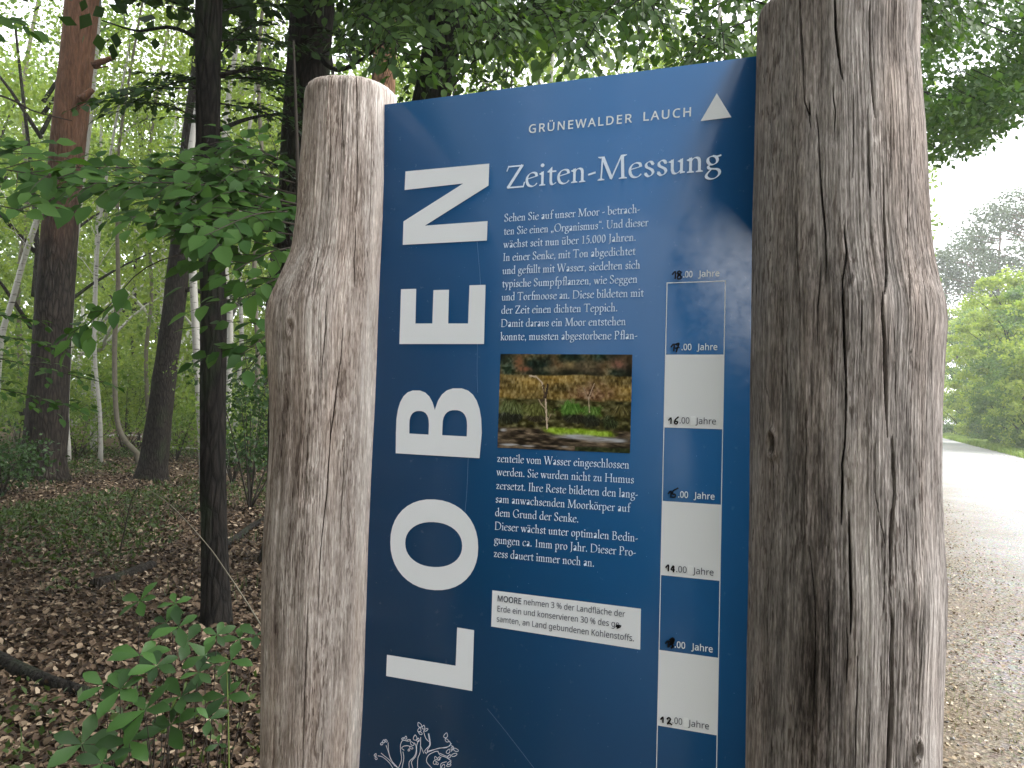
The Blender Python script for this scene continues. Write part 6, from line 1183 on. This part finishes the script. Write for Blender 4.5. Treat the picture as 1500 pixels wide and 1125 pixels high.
# the seedling at the lower edge: whorls of obovate leaves on thin stems
pl = Plant(); g = gnd(262, 1135); g[2] = hz(g[0], g[1])
wh = [(205, 880, 5, 44, 3.35), (256, 884, 4, 30, 3.4), (243, 912, 5, 40, 3.3), (262, 918, 4, 46, 3.25), (318, 930, 5, 34, 3.1), (352, 936, 4, 38, 3.2), (230, 975, 6, 46, 3.0), (205, 960, 5, 52, 3.1), (290, 985, 5, 34, 3.0), (338, 968, 4, 44, 3.1), (176, 1010, 6, 58, 2.95), (152, 1004, 4, 44, 3.0), (265, 1020, 5, 50, 3.0), (306, 1054, 3, 34, 2.85), (213, 1040, 5, 62, 2.9), (120, 1090, 5, 56, 2.9), (250, 1062, 5, 54, 3.0), (330, 1020, 5, 42, 3.1), (375, 930, 3, 34, 3.2), (190, 1085, 5, 56, 2.9), (300, 960, 4, 40, 3.2), (275, 940, 4, 44, 3.3), (320, 1090, 3, 24, 2.9), (150, 1118, 5, 48, 2.8)]
for x, y, n, L, Y in wh:
    c = at(x, y, Y); ln = L * Y / FPX * .80
    m_ = (c + g) / 2 + np.array([0, 0, .03])
    f_ = g + (c - g) * [.75, .75, 0] + rng.normal(size=3) * [.03, .03, 0]
    pl.limb([f_, (f_ + c) / 2 + (c - f_) * [.1, .1, 0], c], .003, .0015, 4, 0, 8)
    a = rng.uniform(0, 6.28) + np.arange(n) * 6.283 / n + rng.normal(size=n) * .2
    tilt = nrm(np.array([rng.normal() * .25, -.55, .8])); e1 = nrm(np.cross(tilt, [1, 0.2, 0])); e2 = np.cross(tilt, e1)
    D = np.cos(a)[:, None] * e1 + np.sin(a)[:, None] * e2 + tilt * rng.uniform(-.15, .25, (n, 1))
    pl.l.add(*place(OBOV, np.repeat(c[None], n, 0), D, tilt + rng.normal(size=(n, 3)) * .2, ln * rng.uniform(.75, 1.15, n), 1.05))
finish('oak_seedling', 'broad-leaved green seedling at the lower edge, before the thin dark trunk', 'plant', g, pl, M_TWIG, M_SEED, None, tname='stems', cname='foliage')
# unseen trees added around the viewer to shade the scene and board reflections
for k, (x, y, h, R) in enumerate([(-3.1, -8.6, 13, 3.4), (1.2, -9.5, 14, 3.8), (-8.0, -5.5, 9.5, 2.4), (-8.0, -1.0, 13, 4.4), (-9.6, 4.0, 11, 4.6), (-14, 10, 13, 5), (-3.2, -5.3, 4.6, 1.9)]):
    pl = Plant(); b = np.array([x, y, 0.0]); crown(pl, b, 1.0 if k < 4 else 3.2 if k < 6 else .3, h, R, 80 if k < 4 else 130 if k < 6 else 60, 130, .28 if k < 6 else .14, 1.4 if k < 6 else .6)
    if k in (0, 1, 3): crown(pl, b, .2, 5.2, R * .95, 46, 130, .26, 1.3)
    finish('oak_tree', ['oak behind the viewer on the forest side', 'tallest oak behind the viewer', 'slender young oak behind the viewer', 'oak beside the viewer at the wood edge', 'oak outside the picture shading the forest floor', 'oak outside the picture beyond the pine', 'bushy young oak close behind the viewer'][k], 'tree', b, pl, M_BARKD, M_OAK, 'oaks around the viewer', tube(resample([b - UP * .1, b + UP * h * .8], 12), [.22, .08], 10, .08))

# added haze volume: far things pale slightly
V = [(-140, -60, -1), (140, -60, -1), (140, 170, -1), (-140, 170, -1), (-140, -60, 45), (140, -60, 45), (140, 170, 45), (-140, 170, 45)]
hm = bpy.data.materials.new('haze'); hm.use_nodes = True; t = hm.node_tree; t.nodes.remove(t.nodes['Principled BSDF'])
pv = t.nodes.new('ShaderNodeVolumePrincipled'); pv.inputs['Color'].default_value = (0.95, 0.97, 1.0, 1); pv.inputs['Density'].default_value = 0.0011; pv.inputs['Anisotropy'].default_value = 0.2
t.links.new(pv.outputs[0], t.nodes['Material Output'].inputs['Volume'])
tag(mk('haze', V, np.array([[0, 3, 2, 1], [4, 5, 6, 7], [0, 1, 5, 4], [1, 2, 6, 5], [2, 3, 7, 6], [3, 0, 4, 7]]), hm), kind='stuff')
SC.cycles.volume_bounces = 1
